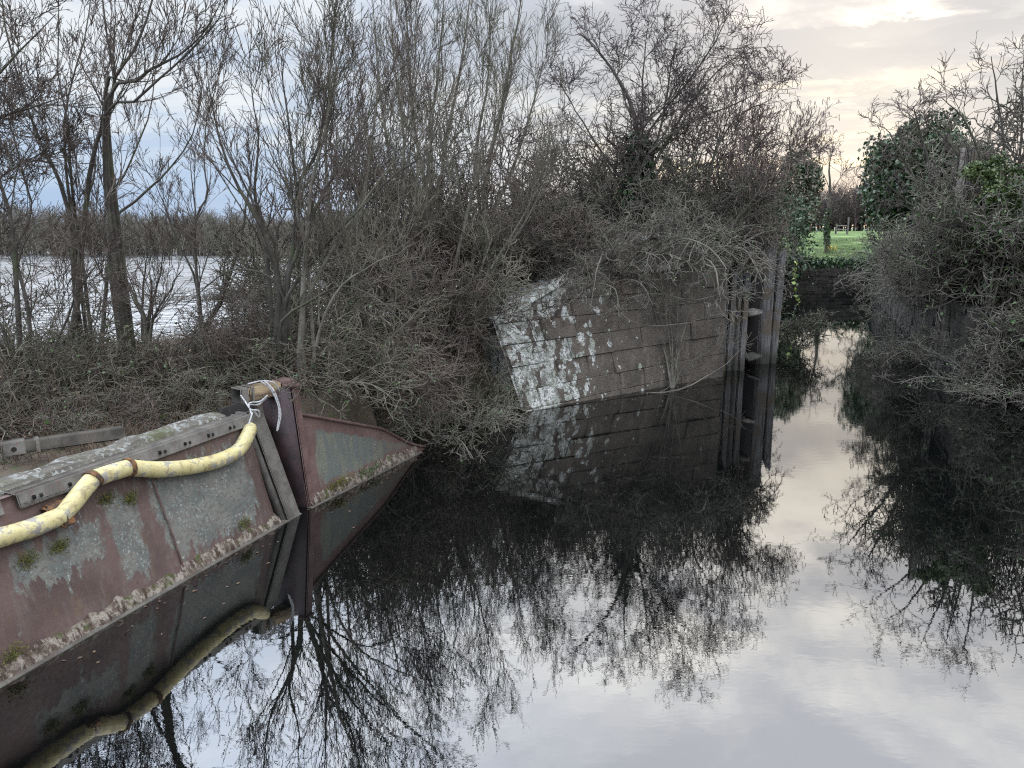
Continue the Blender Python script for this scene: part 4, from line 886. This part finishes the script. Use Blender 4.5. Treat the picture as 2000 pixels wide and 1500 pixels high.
# beyond the lock
tree('field_tree', 'small bare tree with an ivy-sleeved trunk alone at the edge of the green field', 'tree',
     [st([(1616, 505), (1614, 440), (1622, 380), (1620, 320), (1628, 285)], 48.0, 0.19, 0.03), st([(1622, 390), (1640, 350), (1660, 320)], 48, 0.05, 0.016), st([(1620, 380), (1604, 330), (1598, 290)], 48, 0.05, 0.016)], 'alder', 'bark_dark', 'twig_purple', 41, 1.0, 0.5, rmin=0.014, extra=ivy_on(0.1, 3.3, 600, 0.14, 0.26, (0,)))
def ivy_tree(name, label, px, Y, z0, z1, rad, n, mats, seed, size=0.1, sx=1.0, group=None):
    rng = np.random.RandomState(seed); x, y, g = spot(px, Y)
    t = thing(name, label, 'tree', (x, y, g), group)
    P, Rd = stack_paths([([np.array([0, 0, -0.1]), np.array([0.05, 0.02, (z1 - g) * 0.5]), np.array([0.0, 0.1, z1 - g - rad * 0.3])], 0.16, 0.05)] +
                        [([np.array([0, 0, 0.3 * (z1 - g)]), np.array([math.cos(a) * rad * 0.5, math.sin(a) * rad * 0.5, 0.6 * (z1 - g)]), np.array([math.cos(a) * rad * 0.75, math.sin(a) * rad * 0.75, (z1 - g) * 0.8])], 0.06, 0.02) for a in (0.3, 2.2, 4.1)])
    wood, twigs, last = grow(rng, P, Rd, 'hawthorn', 0.6, 0.4, 0.007)
    link_mesh('trunk', arr_mesh('trunk', wood), M['bark_dark'], t); link_mesh('crown', arr_mesh('crown', twigs), M['twig_grey'], t)
    # leafy shell: many clumps on an uneven dome
    nc = 150; d = rng.randn(nc, 3); d /= np.linalg.norm(d, axis=1, keepdims=True); zc, hz = (z0 + z1) / 2 - g, (z1 - z0) / 2
    c = d * np.array([rad * sx, rad, hz]) * (0.62 + 0.30 * rng.rand(nc, 1)) + [0, 0, zc]
    cr = (0.16 + 0.20 * rng.rand(nc)) * rad
    for mi, (mat, fr) in enumerate(mats):
        k = rng.randint(0, nc, int(n * fr))
        if mi: k = k[(c[k, 2] > zc + hz * 0.15)]
        dd = rng.randn(len(k), 3); dd /= np.linalg.norm(dd, axis=1, keepdims=True)
        C = c[k] + dd * (cr[k] * (0.35 + 0.75 * rng.rand(len(k)) ** 0.5))[:, None]
        link_mesh('ivy', arr_mesh('ivy', leaves(rng, C, size, 0, hang=0.6)), M[mat], t)
    return t
ivy_tree('ivy_tree', 'large dome of dark ivy smothering a tree beyond the right of the lock', 1796, 39.5, 2.6, 8.5, 2.95, 36000, (('ivy', 0.75), ('ivy_old', 0.5)), 51, 0.2)
ivy_tree('ivy_tree', 'brown and green ivy-smothered stump tree above the dark lock wall, left of the field', 1548, 38.6, 2.4, 7.1, 1.15, 7000, (('ivy_old', 0.9), ('ivy', 0.5)), 52, 0.14)
ivy_tree('ivy_tree', 'smaller clump of dark ivy on the lock wall beside the tallest gate post', 1478, 24.0, 2.0, 4.2, 0.8, 4200, (('ivy', 0.9),), 53, 0.09)
tree('hawthorn_tree', 'tall twiggy hawthorn rising behind the ivy dome at the edge of the view', 'tree',
     [st([(1960, 480), (1930, 330), (1890, 230), (1850, 190)], 15.6, 0.06, 0.016), st([(1965, 480), (1960, 300), (1945, 190), (1930, 120)], 15.5, 0.055, 0.016), st([(1970, 480), (2020, 300), (2040, 170), (2030, 90)], 15.5, 0.055, 0.016), st([(1955, 480), (1890, 350), (1840, 270), (1800, 230)], 15.9, 0.06, 0.015), st([(1970, 470), (1990, 280), (1985, 180), (1990, 110)], 16.0, 0.05, 0.014), st([(1980, 470), (2090, 330), (2150, 220)], 15.3, 0.05, 0.014)], 'hawthorn', 'bark_dark', 'twig_brown', 54, 0.85, 0.6, rmin=0.0065)
tree('hawthorn_tree', 'low thorn with wiry bare twigs showing above and left of the ivy dome', 'tree',
     [st([(1852, 480), (1782, 340), (1742, 270), (1727, 240)], 19.5, 0.08, 0.015), st([(1852, 480), (1812, 320), (1792, 240), (1782, 220)], 19.5, 0.08, 0.015), st([(1852, 480), (1762, 380), (1717, 330)], 19.5, 0.06, 0.015), st([(1852, 480), (1872, 330), (1872, 240)], 19.5, 0.06, 0.015)], 'hawthorn', 'bark_dark', 'twig_purple', 55, 0.8, 0.62, rmin=0.0075)

# --- scrub bushes: a few grown shapes, copied
def bush_proto(habit, nst, H, rad, twig, wood, seed, dens=1.0, sc_=1.0, leaf=None, arch=0.0, rmin=0.0085):
    rng = np.random.RandomState(seed)
    a = rng.rand(nst) * 2 * np.pi; rr = rad * 0.35 * np.sqrt(rng.rand(nst))
    S = np.stack([np.cos(a) * rr, np.sin(a) * rr, np.full(nst, -0.15)], -1)
    a2 = a + rng.randn(nst) * 0.6; lean = 0.25 + 0.75 * rng.rand(nst)
    d = np.stack([np.cos(a2) * lean * rad / H, np.sin(a2) * lean * rad / H, np.ones(nst)], -1); d /= np.linalg.norm(d, axis=1, keepdims=True)
    P, Rd = walk(rng, S, d, H * (0.7 + 0.5 * rng.rand(nst)), 0.014 + 0.018 * rng.rand(nst), 10, 0.11, -arch, 0.35)
    wood_, twigs, last = grow(rng, P, Rd, habit, sc_, dens, rmin)
    P[:, :, 2] = np.maximum(P[:, :, 2], -0.1)
    out = {'stems': (arr_mesh('stems', wood_), wood), 'crown': (arr_mesh('crown', twigs), twig)}
    if leaf:
        mat, n, size = leaf; tip = last[rng.choice(len(last), n), rng.randint(0, last.shape[1], n)]
        out['leaves'] = (arr_mesh('leaves', leaves(rng, tip + rng.randn(n, 3) * 0.03, size, 0, hang=0.2)), mat)
    return out
PROTO = {
    'tangle': bush_proto('bramble', 16, 1.7, 1.5, 'twig_olive', 'twig_olive', 101, 1.0, 1.0, ('bramble_leaf', 450, 0.05), 0.14),
    'tangle_brown': bush_proto('bramble', 15, 1.5, 1.4, 'twig_brown', 'twig_grey', 102, 1.0, 1.0, ('bracken', 500, 0.05), 0.12),
    'withy': bush_proto('scrub', 11, 2.6, 1.3, 'twig_olive', 'bark_grey', 103, 0.9, 1.05, None, 0.02),
    'withy_brown': bush_proto('scrub', 12, 2.4, 1.3, 'twig_brown', 'bark_dark', 104, 0.9, 1.05, None, 0.03),
    'thorn': bush_proto('thorn', 11, 2.1, 1.6, 'twig_dark', 'bark_dark', 105, 1, 0.9, None, 0.04, 0.010),
    'thorn_green': bush_proto('thorn', 11, 2.1, 1.6, 'twig_dark', 'bark_dark', 106, 1, 0.9, ('bramble_leaf', 2200, 0.06), 0.06, 0.010),
    'hanging': bush_proto('bramble', 22, 2.5, 2.4, 'twig_grey', 'twig_grey', 108, 0.9, 0.9, ('bramble_leaf', 250, 0.05), 0.24),
    'arching': bush_proto('bramble', 14, 2.3, 2.2, 'twig_grey', 'twig_grey', 107, 0.9, 0.9, ('bramble_leaf', 350, 0.05), 0.17),
}
for nm, pr in PROTO.items():
    for k, (me, mt) in pr.items(): me.materials.append(M[mt])
def bush(kind, px, Y, label, s=1.0, sz=1.0, rot=0.0, dz=0.0, group=None, name='bush', tilt=0.0):
    x, y, z = spot(px, Y)
    t = thing(name, label, 'bush', (x, y, max(z, -0.05) + dz), group)
    t.rotation_euler = (tilt * 0.3, tilt, rot); t.scale = (s, s, s * sz)
    for k, (me, mt) in PROTO[kind].items():
        o = bpy.data.objects.new(k, me); COL.objects.link(o); o.parent = t
    return t
G1 = 'scrub on the bank between the steel wall and the stone wall'
for args in (
    ('tangle', 640, 9.6, 'low olive bramble tangle growing right behind the tapering steel end panel', 0.8, 0.8, 0.3),
    ('tangle_brown', 720, 10.2, 'brown leafy bramble tangle just beyond the tapering steel end panel', 0.8, 0.9, 2.1),
    ('arching', 800, 10.9, 'arching bare brambles spilling over the tip of the steel end panel onto the water', 0.62, 0.9, 1.2),
    ('arching', 890, 11.6, 'arching bare brambles trailing into the water halfway to the stone wall', 0.7, 1.0, 4.0),
    ('tangle', 925, 12.6, 'olive bramble tangle draped against the near corner of the stone wall', 0.6, 1.05, 5.2),
    ('withy', 700, 11.4, 'upright olive thicket behind the brambles, right of the pale lichened stem', 0.95, 0.9, 0.7),
    ('withy_brown', 790, 12.0, 'brown twiggy thicket in the middle of the bank, above the arching brambles', 0.95, 0.95, 3.3),
    ('withy', 850, 13.0, 'olive twiggy thicket standing left of the stone wall corner', 0.95, 1.0, 5.0),
    ('tangle_brown', 905, 14.0, 'brown bramble mound at the top left of the white-blotched stone wall', 1.0, 1.05, 1.0),
    ('withy_brown', 970, 14.4, 'brown twiggy thicket behind the top of the stone wall corner', 1.0, 0.95, 2.0),
    ('thorn', 1040, 15.2, 'grey thorn scrub behind the sloping stone coping', 0.9, 0.85, 0.2),
    ('tangle_brown', 1120, 15.6, 'reddish brown dead bramble heap on top of the stone wall', 0.9, 0.8, 3.9),
    ('thorn', 1190, 16.2, 'grey thorn scrub under the hawthorn above the stone wall', 0.85, 0.95, 2.6),
    ('arching', 1190, 15.3, 'pale arching brambles hanging down the face of the stone wall', 0.6, 0.9, 0.9),
    ('thorn', 1300, 17.0, 'grey thorn scrub right of the hawthorn trunk', 0.95, 1.0, 4.4),
    ('tangle', 1370, 16.9, 'olive brambles hanging over the stone wall beside the grey gate posts', 0.9, 1.0, 1.7),
    ('hanging', 1130, 14.75, 'pale arching brambles drooping over the stone wall above the white blotches', 0.62, 0.9, 0.4, 0.1),
    ('hanging', 1215, 15.3, 'pale arching brambles drooping over the middle of the stone wall top', 0.85, 0.9, 2.4, 0.15),
    ('hanging', 1290, 15.9, 'pale arching brambles drooping over the stone wall top above the grey saplings', 0.9, 0.9, 4.0, 0.15),
    ('hanging', 1355, 16.3, 'pale arching brambles drooping over the stone wall top left of the gate posts', 0.85, 0.9, 5.5, 0.15),
    ('tangle_brown', 1410, 17.1, 'brown bramble clump over the end of the stone wall at the gate posts', 0.8, 0.9, 0.6, 0.1),
    ('thorn', 1250, 16.0, 'dark thorn crowding the stone wall top behind the drooping brambles', 0.7, 0.9, 1.6),
    ('thorn', 1400, 17.6, 'dark thorn crowding the stone wall end behind the gate posts', 0.75, 0.9, 4.6),
    ('withy_brown', 1440, 18.3, 'brown twiggy thicket behind the timber gate posts', 1.0, 1.0, 0.4),
    ('thorn_green', 1500, 19.6, 'ivy-green thorn scrub beyond the tallest gate post', 0.8, 0.9, 2.9),
    ('withy', 620, 13.0, 'olive thicket showing behind the big spreading willow', 1.0, 0.9, 1.9),
    ('withy_brown', 760, 14.6, 'tall brown thicket at the foot of the poplars', 1.15, 1.1, 4.6),
    ('withy', 860, 15.6, 'tall olive thicket under the tallest poplar', 1.15, 1.15, 0.1),
    ('withy_brown', 960, 16.6, 'tall brown thicket left of the hawthorn', 1.15, 1.1, 5.6),
    ('withy', 1070, 17.6, 'tall olive thicket touching the left side of the hawthorn', 1.1, 1.1, 3.0),
    ('withy_brown', 680, 17.0, 'brown thicket on the lake side of the bank behind the bushy willow', 1.2, 1.1, 1.0),
    ('thorn', 1160, 18.6, 'grey thorn thicket in shade behind the ivy-clad hawthorn trunk', 1.1, 1.1, 1.0),
    ('thorn', 1270, 19.0, 'tall grey thorn thicket behind the right side of the hawthorn', 1.15, 1.15, 3.5),
    ('withy_brown', 1370, 19.5, 'tall brown thicket behind the catkin hazel', 1.1, 1.1, 2.2)):
    bush(*args, group=G1)
G2 = 'brambles and scrub behind the steel wall'
for args in (
    ('tangle_brown', 20, 8.0, 'brown bramble clump at the left edge behind the timber baulk', 0.75, 0.9, 0.5),
    ('tangle', 130, 8.9, 'olive bramble clump at the foot of the leaning willow', 0.75, 1.05, 2.5),
    ('tangle_brown', 230, 9.3, 'brown bramble clump behind the middle of the lichened beam', 0.75, 0.72, 4.5),
    ('tangle_brown', 330, 9.9, 'brown bramble clump below the stub sallow, against the beam', 0.8, 0.72, 1.1),
    ('tangle', 420, 10.0, 'olive bramble clump below the Y-forked sallow', 0.8, 0.72, 3.1),
    ('tangle_brown', 500, 10.6, 'brown bramble clump left of the big double trunk', 0.75, 0.9, 5.1),
    ('withy_brown', 60, 10.8, 'thin brown thicket between the crooked tree and the leaning willow', 0.5, 0.8, 0.0),
    ('withy_brown', 470, 12.6, 'brown thicket on the lake shore right of the Y-forked sallow', 0.45, 0.8, 2.0),
    ('tangle', 590, 10.2, 'olive bramble clump at the foot of the pale lichened stem', 0.7, 0.9, 0.9),
    ('tangle_brown', 100, 12.0, 'low brown brambles on the lake shore behind the leaning willow', 0.45, 0.45, 2.2),
    ('tangle_brown', 270, 12.2, 'low brown brambles on the lake shore under the stub sallow', 0.45, 0.45, 3.8),
    ('tangle', 70, 7.5, 'olive brambles crowding round the iron-shod baulk', 0.42, 0.8, 4.1),
    ('tangle_brown', 215, 8.0, 'brown brambles sprawling onto the lichened beam near its left end', 0.42, 0.8, 2.2),
    ('tangle', 345, 8.5, 'olive brambles sprawling onto the lichened beam near its right end', 0.42, 0.8, 0.2),
    ('tangle', 180, 8.5, 'olive brambles pressed against the left end of the lichened beam', 0.6, 0.8, 1.8),
    ('hanging', 290, 9.0, 'pale arching brambles leaning onto the lichened beam', 0.5, 0.8, 3.3),
    ('hanging', 410, 9.5, 'pale arching brambles behind the right half of the lichened beam', 0.5, 0.8, 5.0),
    ('withy', 110, 8.6, 'thin olive thicket rising from the brambles behind the iron-shod baulk', 0.42, 0.9, 1.3),
    ('withy_brown', 465, 9.7, 'thin brown thicket behind the tan timber block', 0.45, 1.0, 0.7),
    ('withy', 545, 14.5, 'olive thicket hiding the right end of the lake', 0.65, 0.8, 3.0)):
    bush(*args, group=G2)
G3 = 'overhanging scrub on the right bank'
for args in (
    ('thorn', 1817, 20.0, 'grey thorn reaching furthest left over the dam', 0.85, 0.9, 0.4),
    ('thorn_green', 1872, 17.6, 'green-flecked thorn overhanging the far end of the lock', 1.0, 1.0, 1.4),
    ('thorn', 1922, 16.0, 'grey wiry thorn hanging low over the water at the lock mouth', 1.05, 1.0, 2.4),
    ('thorn_green', 1987, 14.8, 'green-flecked thorn with its lower boughs on the water', 1.05, 1.05, 3.4),
    ('thorn', 2072, 13.6, 'grey thorn cut by the right edge above the water', 1.1, 1.05, 4.4),
    ('thorn_green', 2122, 12.3, 'green-flecked thorn mostly out of view at the right edge', 1.1, 1.1, 5.4),
    ('thorn', 1852, 19.0, 'tall grey thorn below the ivy dome', 1.0, 0.95, 0.9),
    ('thorn', 1942, 17.4, 'tall grey thorn below the yellow-green bush', 1.15, 1.25, 1.9),
    ('thorn', 2022, 16.4, 'tall grey thorn at the right edge under the twiggy hawthorn', 1.25, 1.4, 2.9),
    ('withy_brown', 2102, 15.6, 'tall brown thicket at the right edge of the scrub', 1.2, 1.0, 0.3),
    ('withy', 1912, 20.5, 'olive thicket between the ivy dome and the twiggy hawthorn', 1.1, 0.9, 1.1),
    ('withy_brown', 2002, 19.5, 'brown thicket crowding the foot of the twiggy hawthorn', 1.2, 0.9, 4.1),
    ('hanging', 1832, 17.6, 'pale brambles drooping over the near end of the right lock wall to the water', 0.75, 0.9, 1.5, 0.15),
    ('hanging', 1810, 20.2, 'pale brambles drooping over the middle of the right lock wall', 0.8, 0.9, 3.6, 0.15),
    ('hanging', 1780, 23.6, 'pale brambles drooping over the right lock wall just short of the dam', 0.85, 0.9, 5.2, 0.15),
    ('arching', 1835, 20.5, 'arching brambles spilling down the middle of the dark right lock wall', 0.75, 0.9, 0.8),
    ('thorn', 1788, 25.5, 'small grey thorn on the far part of the right lock wall', 0.75, 0.85, 2.6),
    ('arching', 1762, 30.0, 'arching brambles at the far end of the right lock wall beside the dam', 0.9, 0.8, 4.3),
    ('thorn', 1848, 18.2, 'grey thorn low over the near part of the right lock wall', 0.7, 0.8, 5.2),
    ('arching', 1957, 14.3, 'arching brambles trailing into the water under the thorns', 0.8, 0.7, 5.0),
    ('arching', 2002, 13.4, 'arching brambles on the water at the right edge', 0.8, 0.7, 2.0),
    ('thorn', 1947, 14.3, 'grey thorn in front of the dark lock wall, its tips touching the water', 0.75, 0.9, 5.9),
    ('arching', 1822, 18.2, 'purplish brambles hanging down the lock wall by the dam', 0.7, 0.7, 3.0)):
    bush(*args, group=G3)

# yellow-green bush and the slatted post behind it
rng = np.random.RandomState(61); x, y, g = spot(1900, 14.9); zt = aty(1900, 303, 14.9)[2]
pb = thing('privet_bush', 'rounded yellow-green leafy bush standing out of the grey scrub on the right', 'bush', (x, y, g))
P, Rd = stack_paths([([np.array([0, 0, -0.1]), np.array([math.cos(a) * 0.2, math.sin(a) * 0.2, (zt - g) * 0.5]), np.array([math.cos(a) * 0.5, math.sin(a) * 0.5, zt - g - 0.25])], 0.03, 0.01) for a in (0, 1.3, 2.4, 3.9, 5.1)])
wood, tw, last = grow(rng, P, Rd, 'scrub', 0.55, 0.7)
link_mesh('stems', arr_mesh('stems', wood), M['bark_grey'], pb)
sel = last.reshape(-1, 3); sel = sel[sel[:, 2] > (zt - g) * 0.5]; k = rng.randint(0, len(sel), 13000)
link_mesh('leaves', arr_mesh('leaves', leaves(rng, sel[k] + rng.randn(len(k), 3) * 0.05, 0.06, 0, hang=0.3)), M['privet'], pb)
c = aty(1873, 340, 15.9); g = gz(c[0], c[1]); top = aty(1873, 289, 15.9)[2]
sg = thing('slatted_post', 'pale timber post with a slatted panel poking out above the yellow-green bush', 'post', (c[0], c[1], g))
link_mesh('post', arr_mesh('post', box_part(-0.05, 0.05, -0.05, 0.05, -0.2, top - g, None, 0.01)), M['pale_timber'], sg)
sl_ = []
for k in range(4): sl_ += box_part(0.075 + k * 0.065, 0.115 + k * 0.065, -0.015, 0.015, top - g - 0.75, top - g - 0.02 - 0.02 * (k % 2), None, 0.004)
sl_ += box_part(0.05, 0.32, 0.016, 0.04, top - g - 0.62, top - g - 0.55, None, 0.004)
link_mesh('slat_panel', arr_mesh('slat_panel', sl_), M['gate_timber'], sg)

# ivy trails: down the dam and the lock wall
def trail(label, pts, Y, n, size, mat, seed, sp=0.06):
    r = np.random.RandomState(seed); p = smooth_path([aty(px, py, Y) for px, py in pts], 60); base = p[0].copy(); k = r.randint(0, 60, n)
    t = thing('ivy_trail', label, 'ivy', tuple(base), 'ivy hanging in the lock')
    link_mesh('stem', arr_mesh('stem', tubes((p - base)[None], np.full((1, 60), 0.008), 4)), M['bark_dark'], t)
    link_mesh('leaves', arr_mesh('leaves', leaves(r, (p - base)[k] + r.randn(n, 3) * sp, size, 0, hang=0.7)), M[mat], t)
trail('thin trail of bright yellow-green ivy leaves dangling against the dark dam', [(1552, 512), (1553, 560), (1557, 580), (1562, 606)], 26.5, 30, 0.13, 'bright_leaf', 1, 0.035)
trail('thick dark ivy hanging down the end of the lock wall beside the dam', [(1552, 400), (1555, 460), (1545, 540)], 36.0, 1500, 0.14, 'ivy', 2, 0.42)
trail('dark ivy curtain along the top edge of the dam', [(1550, 505), (1600, 514), (1660, 512), (1720, 516)], 36.3, 1500, 0.14, 'ivy', 3, 0.13)
trail('dark ivy clump hanging at the right end of the dam under the thorns', [(1712, 490), (1732, 530), (1745, 570)], 35.0, 1500, 0.14, 'ivy', 4, 0.42)

# ------------------------------------------------------------------ ground cover, field, far side
def blades(rng, n, xy, h, size, mat, name, label, curl=0.5, kind='stuff'):
    X, Y = xy; z = ground_z(X, Y); ok = z > 0.03; X, Y, z = X[ok], Y[ok], z[ok]; n = len(X)
    S = np.stack([X, Y, z - 0.03], -1); d = np.stack([rng.randn(n) * curl, rng.randn(n) * curl, np.ones(n)], -1); d /= np.linalg.norm(d, axis=1, keepdims=True)
    P, Rr = walk(rng, S, d, h * (0.4 + 0.9 * rng.rand(n)), np.full(n, size), 6, 0.18, -0.16, 0.3, size * 0.5)
    o = link_mesh(name, arr_mesh(name, tubes(P, Rr, 3)), M[mat]); tag(o, label, 'undergrowth', None, kind); return o
rng = np.random.RandomState(71)
def bank_pts(n):
    X = rng.uniform(-14, 6, n); Y = rng.uniform(6.5, 22, n); dc = pdist(canal, X, Y); k = (dc > 0.55) & (pdist(lake, X, Y) > 1.3)
    return X[k], Y[k]
blades(rng, 0, bank_pts(60000), 0.38, 0.0042, 'bracken', 'dead_undergrowth', 'dead tan grass and bracken stalks covering the bank')
X = rng.uniform(7.5, 24, 24000); Y = rng.uniform(9, 36, 24000); k = pdist(canal, X, Y) > 0.4
blades(rng, 0, (X[k], Y[k]), 0.4, 0.005, 'twig_olive', 'rough_grass', 'rough olive grass under the scrub of the right bank')
X = rng.uniform(12, 34, 70000); Y = 37.3 + 32 * rng.rand(70000) ** 1.5; k = X > Y * 0.34 + 0.6; X, Y = X[k], Y[k]
blades(rng, 0, (X, Y), 0.14, 0.011, 'grass', 'field_grass', 'short bright green grass of the field')
# low leafy growth on the bank
X, Y = bank_pts(9000); k = vnoise(X, Y, 0.8, 9) > 0.62; X, Y = X[k], Y[k]; z = ground_z(X, Y)
o = link_mesh('bramble_leaves', arr_mesh('bramble_leaves', leaves(rng, np.stack([X, Y, z + 0.05 + 0.25 * rng.rand(len(X))], -1), 0.055, 0)), M['bramble_leaf']); tag(o, 'scattered green bramble leaves low on the bank', 'leaves', None, 'stuff')
# little yellow flowers by the field tree
c = aty(1627, 470, 47); gg = gz(c[0], c[1]); r = np.random.RandomState(8)
fl = thing('flower_clump', 'tiny clump of yellow flowers at the foot of the ivy-sleeved field tree', 'flowers', (c[0], c[1], gg))
P, Rr = walk(r, r.randn(30, 3) * [0.2, 0.1, 0], np.tile([[0, 0, 1.]], (30, 1)) + r.randn(30, 3) * 0.2, np.full(30, 0.45), np.full(30, 0.007), 4, 0.1, 0, 0.6)
link_mesh('stalks', arr_mesh('stalks', tubes(P, Rr, 3)), M['grass'], fl); link_mesh('blossoms', arr_mesh('blossoms', leaves(r, P[:, -1] + r.randn(30, 3) * 0.05, 0.09, 0)), M['yellow_flower'], fl)
# field gate in the distance
c0, c1 = aty(1640, 441, 82), aty(1656, 441, 82); g = gz(c0[0], 82)
fg = thing('field_fence', 'short length of post and rail fence at the far side of the green field', 'fence', (c0[0], 82, g))
wd = c1[0] - c0[0]
for xx, hh in ((-0.35, 1.1), (wd, 1.8)): link_mesh('fence_post', arr_mesh('fence_post', box_part(xx - 0.09, xx + 0.09, -0.08, 0.08, -0.2, hh, None, 0.02)), M['gate_timber'], fg)
for zz in (0.5, 0.9): link_mesh('fence_rail', arr_mesh('fence_rail', box_part(-0.26, wd - 0.09, -0.03, 0.03, zz - 0.05, zz + 0.05, None, 0.01)), M['pale_timber'], fg)
# far woods: one mass beyond the lake, one beyond the field
def woods(name, label, x0, x1, Yf, depth, H, n, seed, mat):
    r = np.random.RandomState(seed); X = r.uniform(x0, x1, n); Y = Yf(X) + depth * r.rand(n); z = np.maximum(ground_z(X, Y), -0.1)
    S = np.stack([X, Y, z - 0.1], -1); hh = H * (0.45 + 0.35 * vnoise(X, Y * 0, 9, seed) + 0.3 * vnoise(X, Y * 0, 2.5, seed + 1)) * (0.65 + 0.45 * r.rand(n))
    P, Rd = walk(r, S, np.stack([r.randn(n) * 0.1, r.randn(n) * 0.1, np.ones(n)], -1), hh, np.full(n, 0.10), 6, 0.06, 0.02, 0.3)
    parts = tubes(P, Rd, 3)
    A, a = sprout(r, P, Rd, 9, H * 0.36, (25, 65), 0.6, 4, 0.12, 0.1, 0.05, 1.0, 0.02); parts += tubes(A, a, 3)
    B, b = sprout(r, A, a, 6, H * 0.2, (25, 65), 0.9, 3, 0.15, 0.06, 0.1, 1.0, 0.02); parts += tubes(B, b, 3)
    o = link_mesh(name, arr_mesh(name, parts), M[mat]); tag(o, label, 'woods', None, 'stuff')
woods('far_woods', 'brown bare woods along the far shore of the lake', -150, 30, lambda X: 89 + 0 * X, 14, 5.7, 2600, 81, 'bark_grey')
woods('far_hedge', 'brown bare hedge beyond the green field', 26, 110, lambda X: 104 + 0 * X, 9, 7.3, 1000, 82, 'twig_purple')
# reed spit in the lake
r = np.random.RandomState(83); n = 1100; c = aty(480, 572, 34); 
S = np.stack([c[0] + r.randn(n) * 1.5, c[1] + r.randn(n) * 0.5, np.full(n, -0.2)], -1)
P, Rr = walk(r, S, np.stack([r.randn(n) * 0.25, r.randn(n) * 0.2, np.ones(n)], -1), 0.3 + 0.5 * r.rand(n), np.full(n, 0.012), 5, 0.12, -0.05, 0.4)
o = link_mesh('reeds', arr_mesh('reeds', tubes(P, Rr, 3)), M['bark_dark']); tag(o, 'dark reed spit standing in the bright lake', 'reeds', None, 'stuff')
r = np.random.RandomState(91); X = r.uniform(-4, 9, 16000); Y = r.uniform(5, 21, 16000); dc = pdist(canal, X, Y)
k = (dc < -0.03) & (dc > -0.03 - 0.9 * r.rand(16000) ** 2.2) & (vnoise(X, Y, 0.9, 92) > 0.34); X, Y = X[k], Y[k]; n = len(X)
lv = leaves(r, np.stack([X, Y, np.full(n, 0.006)], -1), 0.035, 0); lv[0][0][:, 2] = 0.004 + (lv[0][0][:, 2] - 0.006) * 0.12
o = link_mesh('floating_leaves', arr_mesh('floating_leaves', lv), M['bracken']); tag(o, 'dead leaves floating along the edges of the canal', 'leaves', None, 'stuff')
bpy.context.view_layer.update()
